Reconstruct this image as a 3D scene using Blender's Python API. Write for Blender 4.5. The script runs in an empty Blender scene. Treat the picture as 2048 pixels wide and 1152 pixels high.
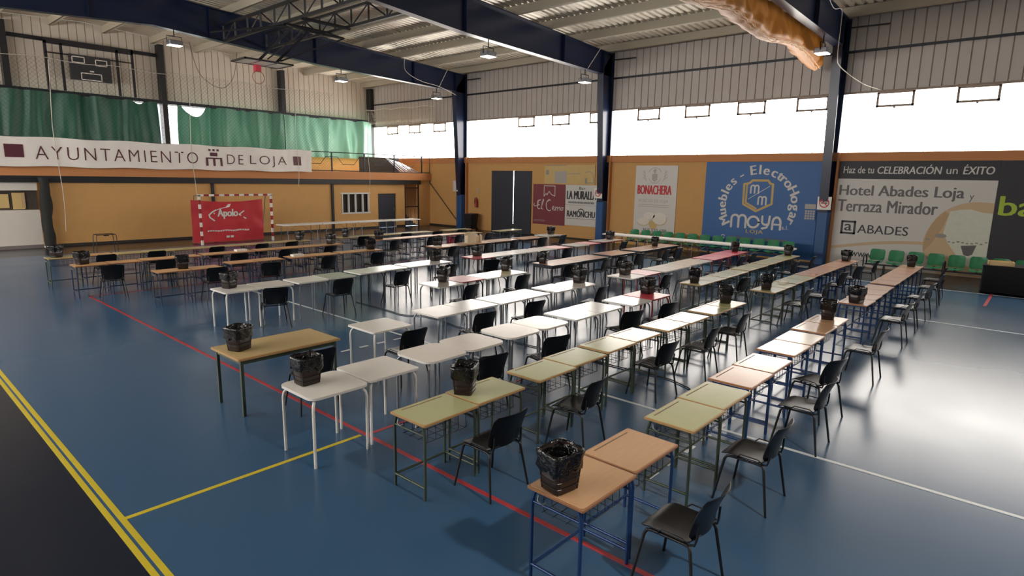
import bpy, math, random
from mathutils import Vector, Matrix, noise
random.seed(7)
PI = math.pi
SC = bpy.context.scene
COL = SC.collection
# ------------------------------------------------------------------ camera, world, light, exposure
cam = bpy.data.objects.new('camera', bpy.data.cameras.new('camera'))
COL.objects.link(cam); SC.camera = cam
cam.data.sensor_width = 36.0
cam.data.lens = 1203.05 / 2048 * 36.0
cam.data.clip_end = 200
def cam_matrix(yaw, pitch, roll, loc):
    cy, sy, cp, sp = math.cos(yaw), math.sin(yaw), math.cos(pitch), math.sin(pitch)
    f = Vector((cp*sy, cp*cy, -sp)); r = Vector((cy, -sy, 0)); u = r.cross(f)
    c, s = math.cos(roll), math.sin(roll)
    r2 = c*r + s*u; u2 = -s*r + c*u
    m = Matrix((r2, u2, -f)).transposed().to_4x4(); m.translation = loc
    return m
cam.matrix_world = cam_matrix(math.radians(48.26881), math.radians(10.34826), math.radians(1.02232), Vector((0, 0, 2.90)))
W = bpy.data.worlds.new('world'); SC.world = W; W.use_nodes = True
W.node_tree.nodes['Background'].inputs[0].default_value = (0.75, 0.87, 1.0, 1)
W.node_tree.nodes['Background'].inputs[1].default_value = 1.0
SC.view_settings.view_transform = 'Standard'; SC.view_settings.look = 'None'
SC.view_settings.gamma = 1.0; SC.view_settings.use_curve_mapping = False
SC.view_settings.exposure = 1.0
WIN = 5.0          # radiance of the daylit translucent glazing, window wall
WIN_BACK = 2.6     # glazing behind the gallery curtains
FILL_LEFT = 8.5     # added fill light, as unseen glazing in the wall out of frame
SC.cycles.max_bounces = 8; SC.cycles.diffuse_bounces = 5; SC.cycles.glossy_bounces = 4
SC.cycles.transparent_max_bounces = 8; SC.cycles.sample_clamp_indirect = 6.0

# ------------------------------------------------------------------ materials
MATS = {}
def srgb(r, g, b):
    f = lambda c: (c/255/12.92) if c/255 <= 0.04045 else ((c/255+0.055)/1.055)**2.4
    return (f(r), f(g), f(b), 1)
def mat(name, rgb, rough=0.5, metal=0.0, noise_amt=0.0, nscale=20.0, spec=0.5, coat=0.0, bump=0.0, bscale=80.0, emit=None, transl=0.0, coat_rough=0.1, aniso=None):
    m = bpy.data.materials.new(name); m.use_nodes = True; nt = m.node_tree; b = nt.nodes['Principled BSDF']
    b.inputs['Base Color'].default_value = rgb; b.inputs['Roughness'].default_value = rough; b.inputs['Metallic'].default_value = metal
    b.inputs['Specular IOR Level'].default_value = spec; b.inputs['Coat Weight'].default_value = coat; b.inputs['Coat Roughness'].default_value = coat_rough
    tc = None
    if noise_amt or bump:
        tc = nt.nodes.new('ShaderNodeTexCoord')
    if noise_amt:
        n = nt.nodes.new('ShaderNodeTexNoise'); n.inputs['Scale'].default_value = nscale; n.inputs['Detail'].default_value = 5
        mp = nt.nodes.new('ShaderNodeMapping')
        if aniso: mp.inputs['Scale'].default_value = aniso
        nt.links.new(tc.outputs['Object'], mp.inputs[0]); nt.links.new(mp.outputs[0], n.inputs['Vector'])
        mx = nt.nodes.new('ShaderNodeMix'); mx.data_type = 'RGBA'
        mx.inputs[6].default_value = tuple(max(0, c*(1-noise_amt)) for c in rgb[:3])+(1,)
        mx.inputs[7].default_value = tuple(min(1, c*(1+noise_amt)) for c in rgb[:3])+(1,)
        nt.links.new(n.outputs[0], mx.inputs[0]); nt.links.new(mx.outputs[2], b.inputs['Base Color'])
    if bump:
        n2 = nt.nodes.new('ShaderNodeTexNoise'); n2.inputs['Scale'].default_value = bscale
        nt.links.new(tc.outputs['Object'], n2.inputs['Vector'])
        bp = nt.nodes.new('ShaderNodeBump'); bp.inputs['Strength'].default_value = bump; bp.inputs['Distance'].default_value = 0.02
        nt.links.new(n2.outputs[0], bp.inputs['Height']); nt.links.new(bp.outputs[0], b.inputs['Normal'])
    if emit:
        b.inputs['Emission Color'].default_value = emit[:3]+(1,) if len(emit) > 3 else tuple(emit)+(1,)
        b.inputs['Emission Strength'].default_value = emit[3] if len(emit) > 3 else 1
    if transl:
        t = nt.nodes.new('ShaderNodeBsdfTranslucent'); t.inputs[0].default_value = rgb
        ms = nt.nodes.new('ShaderNodeMixShader'); ms.inputs[0].default_value = transl
        out = nt.nodes['Material Output']
        nt.links.new(b.outputs[0], ms.inputs[1]); nt.links.new(t.outputs[0], ms.inputs[2]); nt.links.new(ms.outputs[0], out.inputs[0])
    MATS[name] = m
    return m
M = MATS
def floor_mat():
    m = mat('court_floor', srgb(58, 112, 168), 0.22, spec=0.55)
    nt = m.node_tree; b = nt.nodes['Principled BSDF']; tc = nt.nodes.new('ShaderNodeTexCoord')
    sx = nt.nodes.new('ShaderNodeSeparateXYZ'); nt.links.new(tc.outputs['Object'], sx.inputs[0])
    def cmp(sock, op, val):
        n = nt.nodes.new('ShaderNodeMath'); n.operation = op; n.inputs[1].default_value = val; nt.links.new(sock, n.inputs[0]); return n.outputs[0]
    def mul(a, c):
        n = nt.nodes.new('ShaderNodeMath'); n.operation = 'MULTIPLY'; nt.links.new(a, n.inputs[0]); nt.links.new(c, n.inputs[1]); return n.outputs[0]
    inside = mul(mul(cmp(sx.outputs[0], 'GREATER_THAN', 1.25), cmp(sx.outputs[0], 'LESS_THAN', 20.8)), cmp(sx.outputs[1], 'LESS_THAN', 25.7))
    n = nt.nodes.new('ShaderNodeTexNoise'); n.inputs['Scale'].default_value = 0.3; n.inputs['Detail'].default_value = 1; n.inputs['Roughness'].default_value = 0.6
    nt.links.new(tc.outputs['Object'], n.inputs['Vector'])
    mx = nt.nodes.new('ShaderNodeMix'); mx.data_type = 'RGBA'
    mx.inputs[6].default_value = srgb(54, 87, 119); mx.inputs[7].default_value = srgb(56, 91, 124)
    nt.links.new(n.outputs[0], mx.inputs[0])
    m2 = nt.nodes.new('ShaderNodeMix'); m2.data_type = 'RGBA'; m2.inputs[6].default_value = srgb(16, 27, 46)
    nt.links.new(inside, m2.inputs[0]); nt.links.new(mx.outputs[2], m2.inputs[7]); nt.links.new(m2.outputs[2], b.inputs['Base Color'])
    n2 = nt.nodes.new('ShaderNodeTexNoise'); n2.inputs['Scale'].default_value = 0.7; n2.inputs['Detail'].default_value = 3; n2.inputs['Roughness'].default_value = 0.5
    nt.links.new(tc.outputs['Object'], n2.inputs['Vector'])
    mr = nt.nodes.new('ShaderNodeMapRange'); mr.inputs[3].default_value = 0.20; mr.inputs[4].default_value = 0.30
    nt.links.new(n2.outputs[0], mr.inputs[0]); nt.links.new(mr.outputs[0], b.inputs['Roughness'])
floor_mat()
mat('ochre', srgb(204, 156, 96), 0.75, noise_amt=0.06, nscale=3)
mat('orange_trim', srgb(194, 130, 80), 0.7, noise_amt=0.05, nscale=3)
mat('cladding', srgb(206, 196, 182), 0.5, noise_amt=0.05, nscale=1.5, metal=0.1)
mat('cladding_grey', srgb(178, 170, 164), 0.5, noise_amt=0.05, nscale=1.5, metal=0.1)
mat('roof_sheet', srgb(196, 190, 176), 0.38, metal=0.35, noise_amt=0.06, nscale=2)
mat('purlin_beige', srgb(168, 160, 142), 0.6)
mat('navy_steel', srgb(20, 31, 58), 0.28, noise_amt=0.1, nscale=4)
mat('pad_blue', srgb(30, 78, 132), 0.5)
mat('black_steel', srgb(24, 24, 28), 0.5)
mat('dark_skirting', srgb(48, 42, 38), 0.7)
mat('grey_plinth', srgb(120, 112, 108), 0.8)
mat('white_wall', srgb(214, 206, 196), 0.8, noise_amt=0.04, nscale=3)
mat('glazing', srgb(240, 245, 245), 0.5, emit=(1.0, 0.94, 0.87, WIN))
mat('glazing_back', srgb(240, 245, 245), 0.5, emit=(1.0, 0.98, 0.95, WIN_BACK))
mat('fill_and_gap_glow', srgb(240, 245, 245), 0.5, emit=(1.0, 0.965, 0.92, FILL_LEFT))  # glow of the added fill panel, shared with the door gap
mat('pale_bar', srgb(214, 210, 204), 0.5)
mat('frame_brown', srgb(138, 120, 106), 0.5)
mat('yellow_line', srgb(206, 184, 48), 0.4, noise_amt=0.1, nscale=6)
mat('red_line', srgb(176, 52, 60), 0.4, noise_amt=0.12, nscale=6)
mat('white_line', srgb(216, 220, 222), 0.4, noise_amt=0.06, nscale=6)
mat('door_dark', srgb(46, 50, 62), 0.5)
mat('desk_green', srgb(182, 181, 134), 0.20, noise_amt=0.05, nscale=9)
mat('desk_wood', srgb(200, 158, 120), 0.20, noise_amt=0.09, nscale=6, aniso=(1, 8, 1))
mat('desk_pale', srgb(214, 190, 158), 0.20, noise_amt=0.06, nscale=6, aniso=(1, 8, 1))
mat('desk_pink', srgb(208, 164, 138), 0.20, noise_amt=0.07, nscale=6, aniso=(1, 8, 1))
mat('desk_orange', srgb(214, 162, 108), 0.35, noise_amt=0.09, nscale=6, aniso=(1, 8, 1))
mat('edge_wood', srgb(172, 134, 86), 0.45)
mat('edge_brown', srgb(150, 104, 70), 0.45)
mat('groove', srgb(120, 92, 58), 0.6)
mat('olive_metal', srgb(66, 76, 62), 0.4, metal=0.3)
mat('blue_metal', srgb(30, 60, 108), 0.26, metal=0.2)
mat('slate_metal', srgb(42, 52, 78), 0.35, metal=0.2)
mat('dark_metal', srgb(34, 36, 44), 0.4, metal=0.3)
mat('white_metal', srgb(214, 210, 204), 0.35)
mat('grey_metal', srgb(132, 134, 140), 0.35, metal=0.6)
mat('chrome', srgb(200, 200, 204), 0.2, metal=0.9)
mat('red_metal', srgb(140, 30, 36), 0.35)
mat('top_white', srgb(226, 220, 212), 0.20, noise_amt=0.03, nscale=5)
mat('top_worn', srgb(220, 208, 196), 0.20, noise_amt=0.08, nscale=4)
mat('top_cream', srgb(224, 214, 178), 0.20, noise_amt=0.04, nscale=5)
mat('top_grey', srgb(168, 162, 150), 0.20, noise_amt=0.05, nscale=5)
mat('top_red', srgb(198, 54, 72), 0.3)
mat('top_rose', srgb(214, 120, 124), 0.3)
mat('teacher_top', srgb(188, 162, 112), 0.4, noise_amt=0.06, nscale=8)
mat('chair_black', srgb(17, 16, 17), 0.36, spec=0.4, noise_amt=0.2, nscale=14)
mat('chair_leg', srgb(16, 16, 18), 0.4)
mat('bin_plastic', srgb(46, 34, 31), 0.3, transl=0.18)
mat('bin_liner', srgb(14, 13, 14), 0.22, bump=0.6, bscale=30)
mat('green_seat', srgb(26, 124, 78), 0.35)
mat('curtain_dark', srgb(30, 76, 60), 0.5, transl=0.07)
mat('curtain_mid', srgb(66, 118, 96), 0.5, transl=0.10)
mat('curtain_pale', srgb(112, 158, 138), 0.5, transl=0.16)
mat('banner_white', srgb(236, 228, 220), 0.5, noise_amt=0.03, nscale=4)
mat('maroon', srgb(86, 36, 48), 0.5)
mat('sign_maroon', srgb(126, 52, 62), 0.5)
mat('sign_white', srgb(208, 204, 198), 0.5)
mat('sign_grey', srgb(150, 146, 140), 0.5)
mat('ink', srgb(40, 38, 42), 0.5)
mat('ink_grey', srgb(96, 92, 92), 0.5)
mat('ink_pale', srgb(172, 166, 158), 0.5)
mat('red_ink', srgb(190, 34, 42), 0.5)
mat('moya_blue', srgb(30, 92, 156), 0.5)
mat('moya_gold', srgb(196, 164, 90), 0.5)
mat('lime', srgb(170, 196, 52), 0.5)
mat('sign_black', srgb(42, 42, 48), 0.55)
mat('sand', srgb(190, 160, 122), 0.6)
mat('tan', srgb(206, 178, 142), 0.6)
mat('petal', srgb(214, 216, 200), 0.6, noise_amt=0.1, nscale=8)
mat('goal_red', srgb(150, 28, 34), 0.4)
mat('goal_white', srgb(228, 222, 214), 0.4)
mat('cloth_red', srgb(206, 52, 62), 0.6, transl=0.1)
mat('tarp', srgb(196, 128, 42), 0.5, transl=0.12, noise_amt=0.08, nscale=3)
mat('rope', srgb(236, 200, 160), 0.7)
mat('cable_white', srgb(206, 200, 188), 0.6)
mat('net_black', srgb(34, 36, 34), 0.8)
mat('table_white', srgb(222, 218, 212), 0.4)
mat('paper_box', srgb(214, 196, 166), 0.7)
mat('card_white', srgb(226, 218, 206), 0.7)
mat('pine', srgb(206, 178, 128), 0.6, noise_amt=0.1, nscale=10)
mat('black_cloth', srgb(16, 16, 20), 0.9)
mat('curtain_room', srgb(70, 62, 54), 0.8, noise_amt=0.3, nscale=12)
mat('ext_red', srgb(150, 34, 34), 0.4)
mat('lamp_glass', srgb(240, 240, 236), 0.15, emit=(1.0, .95, .85, 2.5))
mat('faded', srgb(206, 176, 118), 0.7, noise_amt=0.08, nscale=3)

# ------------------------------------------------------------------ mesh helpers
class MB:
    def __init__(s): s.v = []; s.f = []; s.mi = []; s.sm = []
    def add(s, vs, fs, mi=0, smooth=False):
        o = len(s.v); s.v += [tuple(v) for v in vs]
        for f in fs: s.f.append([i+o for i in f]); s.mi.append(mi); s.sm.append(smooth)
        return s
    def box(s, x0, y0, z0, x1, y1, z1, mi=0, rot=None, bev=0.0):
        if bev:
            return s.rbox(x0, y0, z0, x1, y1, z1, bev, mi)
        vs = [Vector((x, y, z)) for z in (z0, z1) for y in (y0, y1) for x in (x0, x1)]
        if rot is not None: vs = [rot @ v for v in vs]
        return s.add(vs, [(0, 2, 3, 1), (4, 5, 7, 6), (0, 1, 5, 4), (2, 6, 7, 3), (0, 4, 6, 2), (1, 3, 7, 5)], mi)
    def rbox(s, x0, y0, z0, x1, y1, z1, b, mi=0):
        # chamfered on the vertical edges and the top rim
        def loop(i, z): return [(x0+i+b, y0+i, z), (x1-i-b, y0+i, z), (x1-i, y0+i+b, z), (x1-i, y1-i-b, z), (x1-i-b, y1-i, z), (x0+i+b, y1-i, z), (x0+i, y1-i-b, z), (x0+i, y0+i+b, z)]
        L = loop(0, z0) + loop(0, z1-b*.5) + loop(b*.5, z1)
        F = [tuple(range(7, -1, -1)), tuple(range(16, 24))]
        for k in (0, 8): F += [(k+i, k+(i+1) % 8, k+8+(i+1) % 8, k+8+i) for i in range(8)]
        return s.add(L, F, mi)
    def tube(s, pts, r, n=8, mi=0, cap=True, closed=False, flat=None):
        pts = [Vector(p) for p in pts]; m = len(pts); rings = []; prev = None
        for i, p in enumerate(pts):
            if closed: t = pts[(i+1) % m]-pts[i-1]
            else: t = pts[min(i+1, m-1)]-pts[max(i-1, 0)]
            if t.length < 1e-9: t = Vector((0, 0, 1))
            t.normalize()
            a = prev if prev is not None else (Vector((0, 0, 1)) if abs(t.z) < .9 else Vector((1, 0, 0)))
            a = (a-t*a.dot(t))
            if a.length < 1e-6: a = Vector((1, 0, 0))-t*t.x
            a.normalize(); prev = a; b = t.cross(a)
            rr = r[i] if isinstance(r, (list, tuple)) else r
            rings.append([p+a*math.cos(2*PI*k/n)*rr+b*math.sin(2*PI*k/n)*rr*(flat or 1) for k in range(n)])
        vs = [v for g in rings for v in g]; fs = []
        for i in range(m if closed else m-1):
            j = (i+1) % m
            for k in range(n): fs.append((i*n+k, i*n+(k+1) % n, j*n+(k+1) % n, j*n+k))
        s.add(vs, fs, mi, n > 4)
        if cap and not closed: s.add(rings[0], [tuple(range(n-1, -1, -1))], mi); s.add(rings[-1], [tuple(range(n))], mi)
        return s
    def bar(s, a, b, w, mi=0): return s.tube([a, b], w*.7071, 4, mi)
    def cyl(s, a, b, r, n=16, mi=0): return s.tube([a, b], r, n, mi)
    def disc(s, c, rx, rz, n=24, y=0, mi=0, a0=0, a1=2*PI):
        pts = [(c[0]+math.cos(a0+(a1-a0)*k/n)*rx, y, c[1]+math.sin(a0+(a1-a0)*k/n)*rz) for k in range(n if a1-a0 > 6.28 else n+1)]
        return s.add(pts, [tuple(range(len(pts)))], mi)
    def sheet(s, fn, nu, nv, th=0.0, mi=0, smooth=True):
        P = [[Vector(fn(i/nu, j/nv)) for i in range(nu+1)] for j in range(nv+1)]
        top = [p for r in P for p in r]; w = nu+1
        q = [(j*w+i, j*w+i+1, (j+1)*w+i+1, (j+1)*w+i) for j in range(nv) for i in range(nu)]
        s.add(top, q, mi, smooth)
        if th:
            N = []
            for j in range(nv+1):
                for i in range(nu+1):
                    du = P[j][min(i+1, nu)]-P[j][max(i-1, 0)]; dv = P[min(j+1, nv)][i]-P[max(j-1, 0)][i]
                    n = du.cross(dv); n = n.normalized() if n.length > 1e-9 else Vector((0, 0, 1)); N.append(n)
            bot = [p-n*th for p, n in zip(top, N)]
            s.add(bot, [tuple(reversed(f)) for f in q], mi, smooth)
            edge = [i for i in range(w)]+[j*w+nu for j in range(1, nv+1)]+[nv*w+i for i in range(nu-1, -1, -1)]+[j*w for j in range(nv-1, 0, -1)]
            e = [top[i] for i in edge]+[bot[i] for i in edge]; k = len(edge)
            s.add(e, [(i, k+i, k+(i+1) % k, (i+1) % k) for i in range(k)], mi)
        return s
    def prism(s, pts, a, b, axis=2, mi=0):
        # polygon pts (2-D) extruded from a to b along axis
        def P(p, h): return (p[0], p[1], h) if axis == 2 else ((h, p[0], p[1]) if axis == 0 else (p[0], h, p[1]))
        n = len(pts); vs = [P(p, a) for p in pts]+[P(p, b) for p in pts]
        return s.add(vs, [tuple(range(n-1, -1, -1)), tuple(range(n, 2*n))]+[(i, (i+1) % n, n+(i+1) % n, n+i) for i in range(n)], mi)
    # flat artwork in the plane y = const (x right, z up)
    def rect(s, x0, z0, x1, z1, y=0, mi=0): return s.add([(x0, y, z0), (x1, y, z0), (x1, y, z1), (x0, y, z1)], [(0, 1, 2, 3)], mi)
    def poly(s, pts, y=0, mi=0): return s.add([(p[0], y, p[1]) for p in pts], [tuple(range(len(pts)))], mi)
    def stroke(s, pts, w, y=0, mi=0, closed=False):
        n = len(pts); segs = n if closed else n-1; k = 0
        for i in range(segs):
            a = Vector(pts[i]); b = Vector(pts[(i+1) % n]); d = b-a
            if d.length < 1e-9: continue
            d.normalize(); q = Vector((-d.y, d.x))*w/2
            k += 1; s.poly([a-q, b-q, b+q, a+q], y-.0004*(k % 2), mi)
        for i, p in enumerate(pts): s.disc(p, w/2, w/2, 10, y-.0008-.0004*(i % 2), mi)
        return s
    def build(s, name, mats, parent=None, loc=None):
        me = bpy.data.meshes.new(name); me.from_pydata(s.v, [], s.f)
        for m in (mats if isinstance(mats, (list, tuple)) else [mats]): me.materials.append(M[m] if isinstance(m, str) else m)
        me.polygons.foreach_set('material_index', s.mi); me.polygons.foreach_set('use_smooth', s.sm); me.update()
        o = bpy.data.objects.new(name, me); COL.objects.link(o)
        if parent: o.parent = parent
        if loc: o.location = loc
        return o
def arc(cx, cz, r, a0, a1, n=12, rz=None):
    return [(cx+r*math.cos(math.radians(a0+(a1-a0)*k/n)), cz+(rz or r)*math.sin(math.radians(a0+(a1-a0)*k/n))) for k in range(n+1)]
def tag(o, label, cat, group=None, kind=None):
    o['label'] = label; o['category'] = cat
    if group: o['group'] = group
    if kind: o['kind'] = kind
    return o
def thing(name, label, cat, loc=(0, 0, 0), rz=0.0, group=None):
    o = bpy.data.objects.new(name, None); COL.objects.link(o); o.location = loc; o.rotation_euler = (0, 0, rz); o.empty_display_size = .1
    return tag(o, label, cat, group)
def struct(o): o['kind'] = 'structure'; return o
def dup(root, loc, rz, label, group=None):
    r = root.copy(); COL.objects.link(r); r.location = loc; r.rotation_euler = (0, 0, rz); r['label'] = label
    if group: r['group'] = group
    for ch in list(root.children):
        c = ch.copy(); COL.objects.link(c); c.parent = r
        for g in list(ch.children):
            d = g.copy(); COL.objects.link(d); d.parent = c
    return r
_tc = {}
def glyphs(body, shear=0.0, bold=0.0, track=1.0):
    key = (body, shear, bold, track)
    if key not in _tc:
        cu = bpy.data.curves.new('t', 'FONT'); cu.body = body; cu.size = 1; cu.shear = shear; cu.offset = min(bold, 0); cu.space_character = track; cu.resolution_u = 3
        o = bpy.data.objects.new('t', cu); me = o.to_mesh()
        vs = [(v.co.x, v.co.y) for v in me.vertices]; fs = [tuple(p.vertices) for p in me.polygons]
        o.to_mesh_clear(); bpy.data.objects.remove(o); bpy.data.curves.remove(cu)
        _tc[key] = (vs, fs)
    return _tc[key]
def text(mb, body, x0, z0, x1, z1, y=-.004, mi=0, **kw):
    vs, fs = glyphs(body, **kw); xs = [v[0] for v in vs]; zs = [v[1] for v in vs]
    a, b, c, d = min(xs), max(xs), min(zs), max(zs)
    e = max(kw.get('bold', 0), 0)*(z1-z0)
    for k, dx in enumerate((-e, e, 0) if e else (0,)):
        mb.add([(x0+e+dx+(v[0]-a)/(b-a)*(x1-x0-2*e), y-.0005*k, z0+(v[1]-c)/(d-c)*(z1-z0)) for v in vs], fs, mi)
    return mb
def word(parent, name, m, *a, **kw): q = MB(); text(q, *a, **kw); return q.build(name, m, parent)
def arc_text(mb, body, cx, cz, rx, rz, a0, a1, h, y=-.004, mi=0, **kw):
    ws = [(.55 if ch in 'il-trI' else (1.35 if ch in 'Mm' else (1.1 if ch in 'HE' else 1.0))) if ch != ' ' else .6 for ch in body]
    tot = sum(ws); acc = 0
    for ch, w in zip(body, ws):
        a = math.radians(a0+(a1-a0)*(acc+w/2)/tot); acc += w
        if ch == ' ': continue
        vs, fs = glyphs(ch, **kw); xs = [v[0] for v in vs]; m = (min(xs)+max(xs))/2
        px, pz = cx+rx*math.cos(a), cz+rz*math.sin(a)
        t = math.atan2(math.sin(a)*rx, math.cos(a)*rz)-PI/2
        c, s = math.cos(t), math.sin(t)
        e = max(kw.get('bold', 0), 0)
        for k, dx in enumerate((-e, 0, e)): mb.add([(px+h*((v[0]-m+dx)*c-v[1]*s), y-.0005*k, pz+h*((v[0]-m+dx)*s+v[1]*c)) for v in vs], fs, mi)
def N(x, y=0, z=0): return noise.noise(Vector((x, y, z)))

# ------------------------------------------------------------------ the setting
XW = 24.2; YB = 28.4; YU = 34.4; XL = -7.2; YN = -12.0; SILL = 4.0; WTOP = 6.04
RIDGE = 8.5; SLOPE = 0.054
def roof_z(x): return 8.45+SLOPE*(XW-x) if x >= RIDGE else 8.45+SLOPE*(XW-RIDGE)-SLOPE*(RIDGE-x)
FRAMES = (-3.33, 6.22, 15.78, 25.33)
struct(MB().box(XL, YN, -.1, XW, YB, 0).build('floor', 'court_floor'))
def ribbed_wall(name, u0, u1, z0, fn, place, pitch=0.33, m='cladding'):
    mb = MB(); n = int((u1-u0)/pitch); xs = []
    for i in range(n+1):
        b = u0+(u1-u0)*i/n
        xs += [(b-.02, 0), (b, .045), (b+.02, 0)]
    vs = []; fs = []
    for u, d in xs: vs += [place(u, d, z0), place(u, d, fn(u))]
    for i in range(len(xs)-1): fs.append((2*i, 2*i+2, 2*i+3, 2*i+1))
    mb.add(vs, fs); return struct(mb.build(name, m))
# window wall: ochre base, glazing band, cladding
w = MB()
w.box(XW, YN, 0, XW+.3, YU, 3.72); struct(w.build('wall_window_side', 'ochre'))
w = MB(); w.box(XW-.1, YN, 3.70, XW+.3, YU, SILL); struct(w.build('trim_1', 'orange_trim'))
ribbed_wall('wall_window_side_cladding', YN, YU, WTOP, lambda u: 8.80, lambda u, d, z: (XW+d, u, z), m='cladding_grey')
struct(MB().box(XW-.06, YN, 7.36, XW+.02, YU, 7.44).build('trim_2', 'dark_metal'))
struct(MB().box(XW-.03, YN, WTOP-.05, XW+.05, YU, WTOP+.02).build('trim_3', 'frame_brown'))
bays = [(YN, -3.5), (-3.2, 6.05), (6.4, 15.6), (15.95, 25.15), (25.5, YU)]
OPEN = [21.38, 19.17, 16.9, 14.34, 12.09, 9.87, 7.65, 5.05, 2.81, .57, -1.7, -5, -7.3, -9.6, 32.6, 30.4, 28.1]
for i, (a, b) in enumerate(bays):
    g = struct(MB().box(XW+.12, a, SILL, XW+.16, b, WTOP).build('window_%d' % (i+1), 'glazing'))
    fr = MB(); k = 0; y = a
    while y < b: fr.box(XW+.085, y-.008, SILL, XW+.11, y+.008, WTOP); y += .56
    fr.build('glazing_bars', 'pale_bar', g)
    for yo in OPEN:
        if a <= yo and yo-1.1 >= a-.3 and yo <= b+.2:
            y0, y1 = max(yo-1.1, a), min(yo, b); q = MB(); t = .07
            for bx in ((y0, y1, 5.5, 5.5+t), (y0, y1, WTOP-t-.03, WTOP-.03), (y0, y0+t, 5.5, WTOP-.03), (y1-t, y1, 5.5, WTOP-.03)):
                q.box(XW+.02, bx[0], bx[2], XW+.08, bx[1], bx[3])
            q.box(XW+.0, (y0+y1)/2-.03, 5.45, XW+.05, (y0+y1)/2+.03, 5.5)
            q.build('vent_frame', 'frame_brown', g)
# back wall under the gallery: ochre with its openings
w = MB()
for x0, x1, z0, z1 in ((5.4, 20.4, 0, .88), (5.4, 18.07, .88, 1.94), (19.8, 20.4, .88, 1.94), (5.4, 20.4, 1.94, 2.7), (20.4, 21.65, 1.92, 2.7), (21.65, 22.27, 0, 2.7), (22.27, 23.34, 2.42, 2.7), (23.34, XW, 0, 2.7)):
    w.box(x0, YB, z0, x1, YB+.25, z1)
struct(w.build('wall_back_lower', 'ochre'))
struct(MB().box(XL, YB-.12, 2.44, 23.4, YB+.02, 2.68).build('trim_4', 'black_steel'))
w = MB()
for x in (11.42, 17.5): w.box(x-.06, YB-.08, 0, x+.06, YB, 2.45)
struct(w.build('trim_5', 'black_steel'))
struct(MB().box(5.4, YB-.05, 0, 20.4, YB, .1).box(21.65, YB-.05, 0, 22.27, YB, .1).build('baseboard_back', 'dark_skirting'))
struct(MB().box(XW-.04, 25.6, 0, XW, YB, .1).box(XW-.04, 16.2, 0, XW, 20.3, .06).build('baseboard_window_side', 'dark_skirting'))
w = MB(); w.box(XL, YB-.1, .0, 5.1, YB+.25, .12, 1)
w.box(XL, YB, .12, 5.1, YB+.25, 1.42).box(XL, YB, 2.14, 5.1, YB+.25, 2.46)
struct(w.build('wall_back_left_of_ochre', ['white_wall', 'grey_plinth']))
g = struct(MB().box(XL, YB+.16, 1.42, 5.1, YB+.2, 2.14).build('window_6', 'curtain_room'))
q = MB()
for x, a, b in ((3.9, 1.5, 2.0), (4.35, 1.45, 2.05), (3.4, 1.6, 2.1), (2.6, 1.5, 2.1)): q.box(x, YB+.12, a, x+.35, YB+.15, b)
q.build('pinned_sheet', 'faded', g)
q = MB(); q.box(4.62, YB+.1, 1.5, 4.72, YB+.13, 2.05); q.build('window_bar', 'sand', g)
struct(MB().box(5.05, YB+.3, 0, 5.45, YB+.35, 2.5).box(20.3, YB+.9, 0, 24.2, YB+.95, 2.6).build('wall_back_recess', 'ochre'))
# room behind the white window, door, gate
g = struct(MB().box(18.07, YB+.14, .88, 19.8, YB+.16, 1.94).build('window_7', 'curtain_room'))
q = MB()
for x in (18.07, 18.47, 18.9, 19.36, 19.74): q.box(x, YB-.03, .88, x+.06, YB+.08, 1.94)
q.box(18.0, YB-.03, .84, 19.86, YB+.08, .92).box(18.0, YB-.03, 1.9, 19.86, YB+.08, 1.98); q.build('window_frame', 'white_metal', g)
q = MB()
for k in range(14): q.tube([(18.15+.125*k, YB+.1, .9), (18.15+.125*k, YB+.1, 1.92)], .008, 5)
q.build('window_grille', 'black_steel', g)
d = struct(MB().box(20.42, YB+.06, 0, 21.63, YB+.12, 1.9).build('door_1', 'door_dark'))
MB().tube([(21.5, YB+.02, .95), (21.5, YB+.02, 1.1)], .015).build('door_handle', 'grey_metal', d)
q = MB(); q.box(22.27, YB, 0, 22.33, YB+.06, 2.42).box(23.28, YB, 0, 23.34, YB+.06, 2.42).box(22.27, YB, 2.2, 23.34, YB+.06, 2.26).box(22.27, YB, .03, 23.34, YB+.06, .09).box(22.27, YB, 1.1, 23.34, YB+.06, 1.15)
for k in range(9): q.tube([(22.4+.1*k, YB+.03, .05), (22.4+.1*k, YB+.03, 2.2)], .009, 5)
struct(q.build('door_2', 'black_steel'))
q = MB()
for k in range(7): q.box(22.25+.16*k, YB+.4, 0, 22.41+.16*k, YB+.88, .9-.13*k)
struct(q.build('trim_6', 'dark_skirting'))
# dark double door in the window wall, with daylight in its gap
d = struct(MB().box(XW-.04, 20.33, 0, XW-.01, 21.55, 3.28).box(XW-.04, 21.6, 0, XW-.01, 23.18, 3.28).build('door_3', 'door_dark'))
MB().box(XW-.01, 21.55, .5, XW-.003, 21.6, 3.28).build('daylight_gap', 'fill_and_gap_glow', d)
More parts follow.
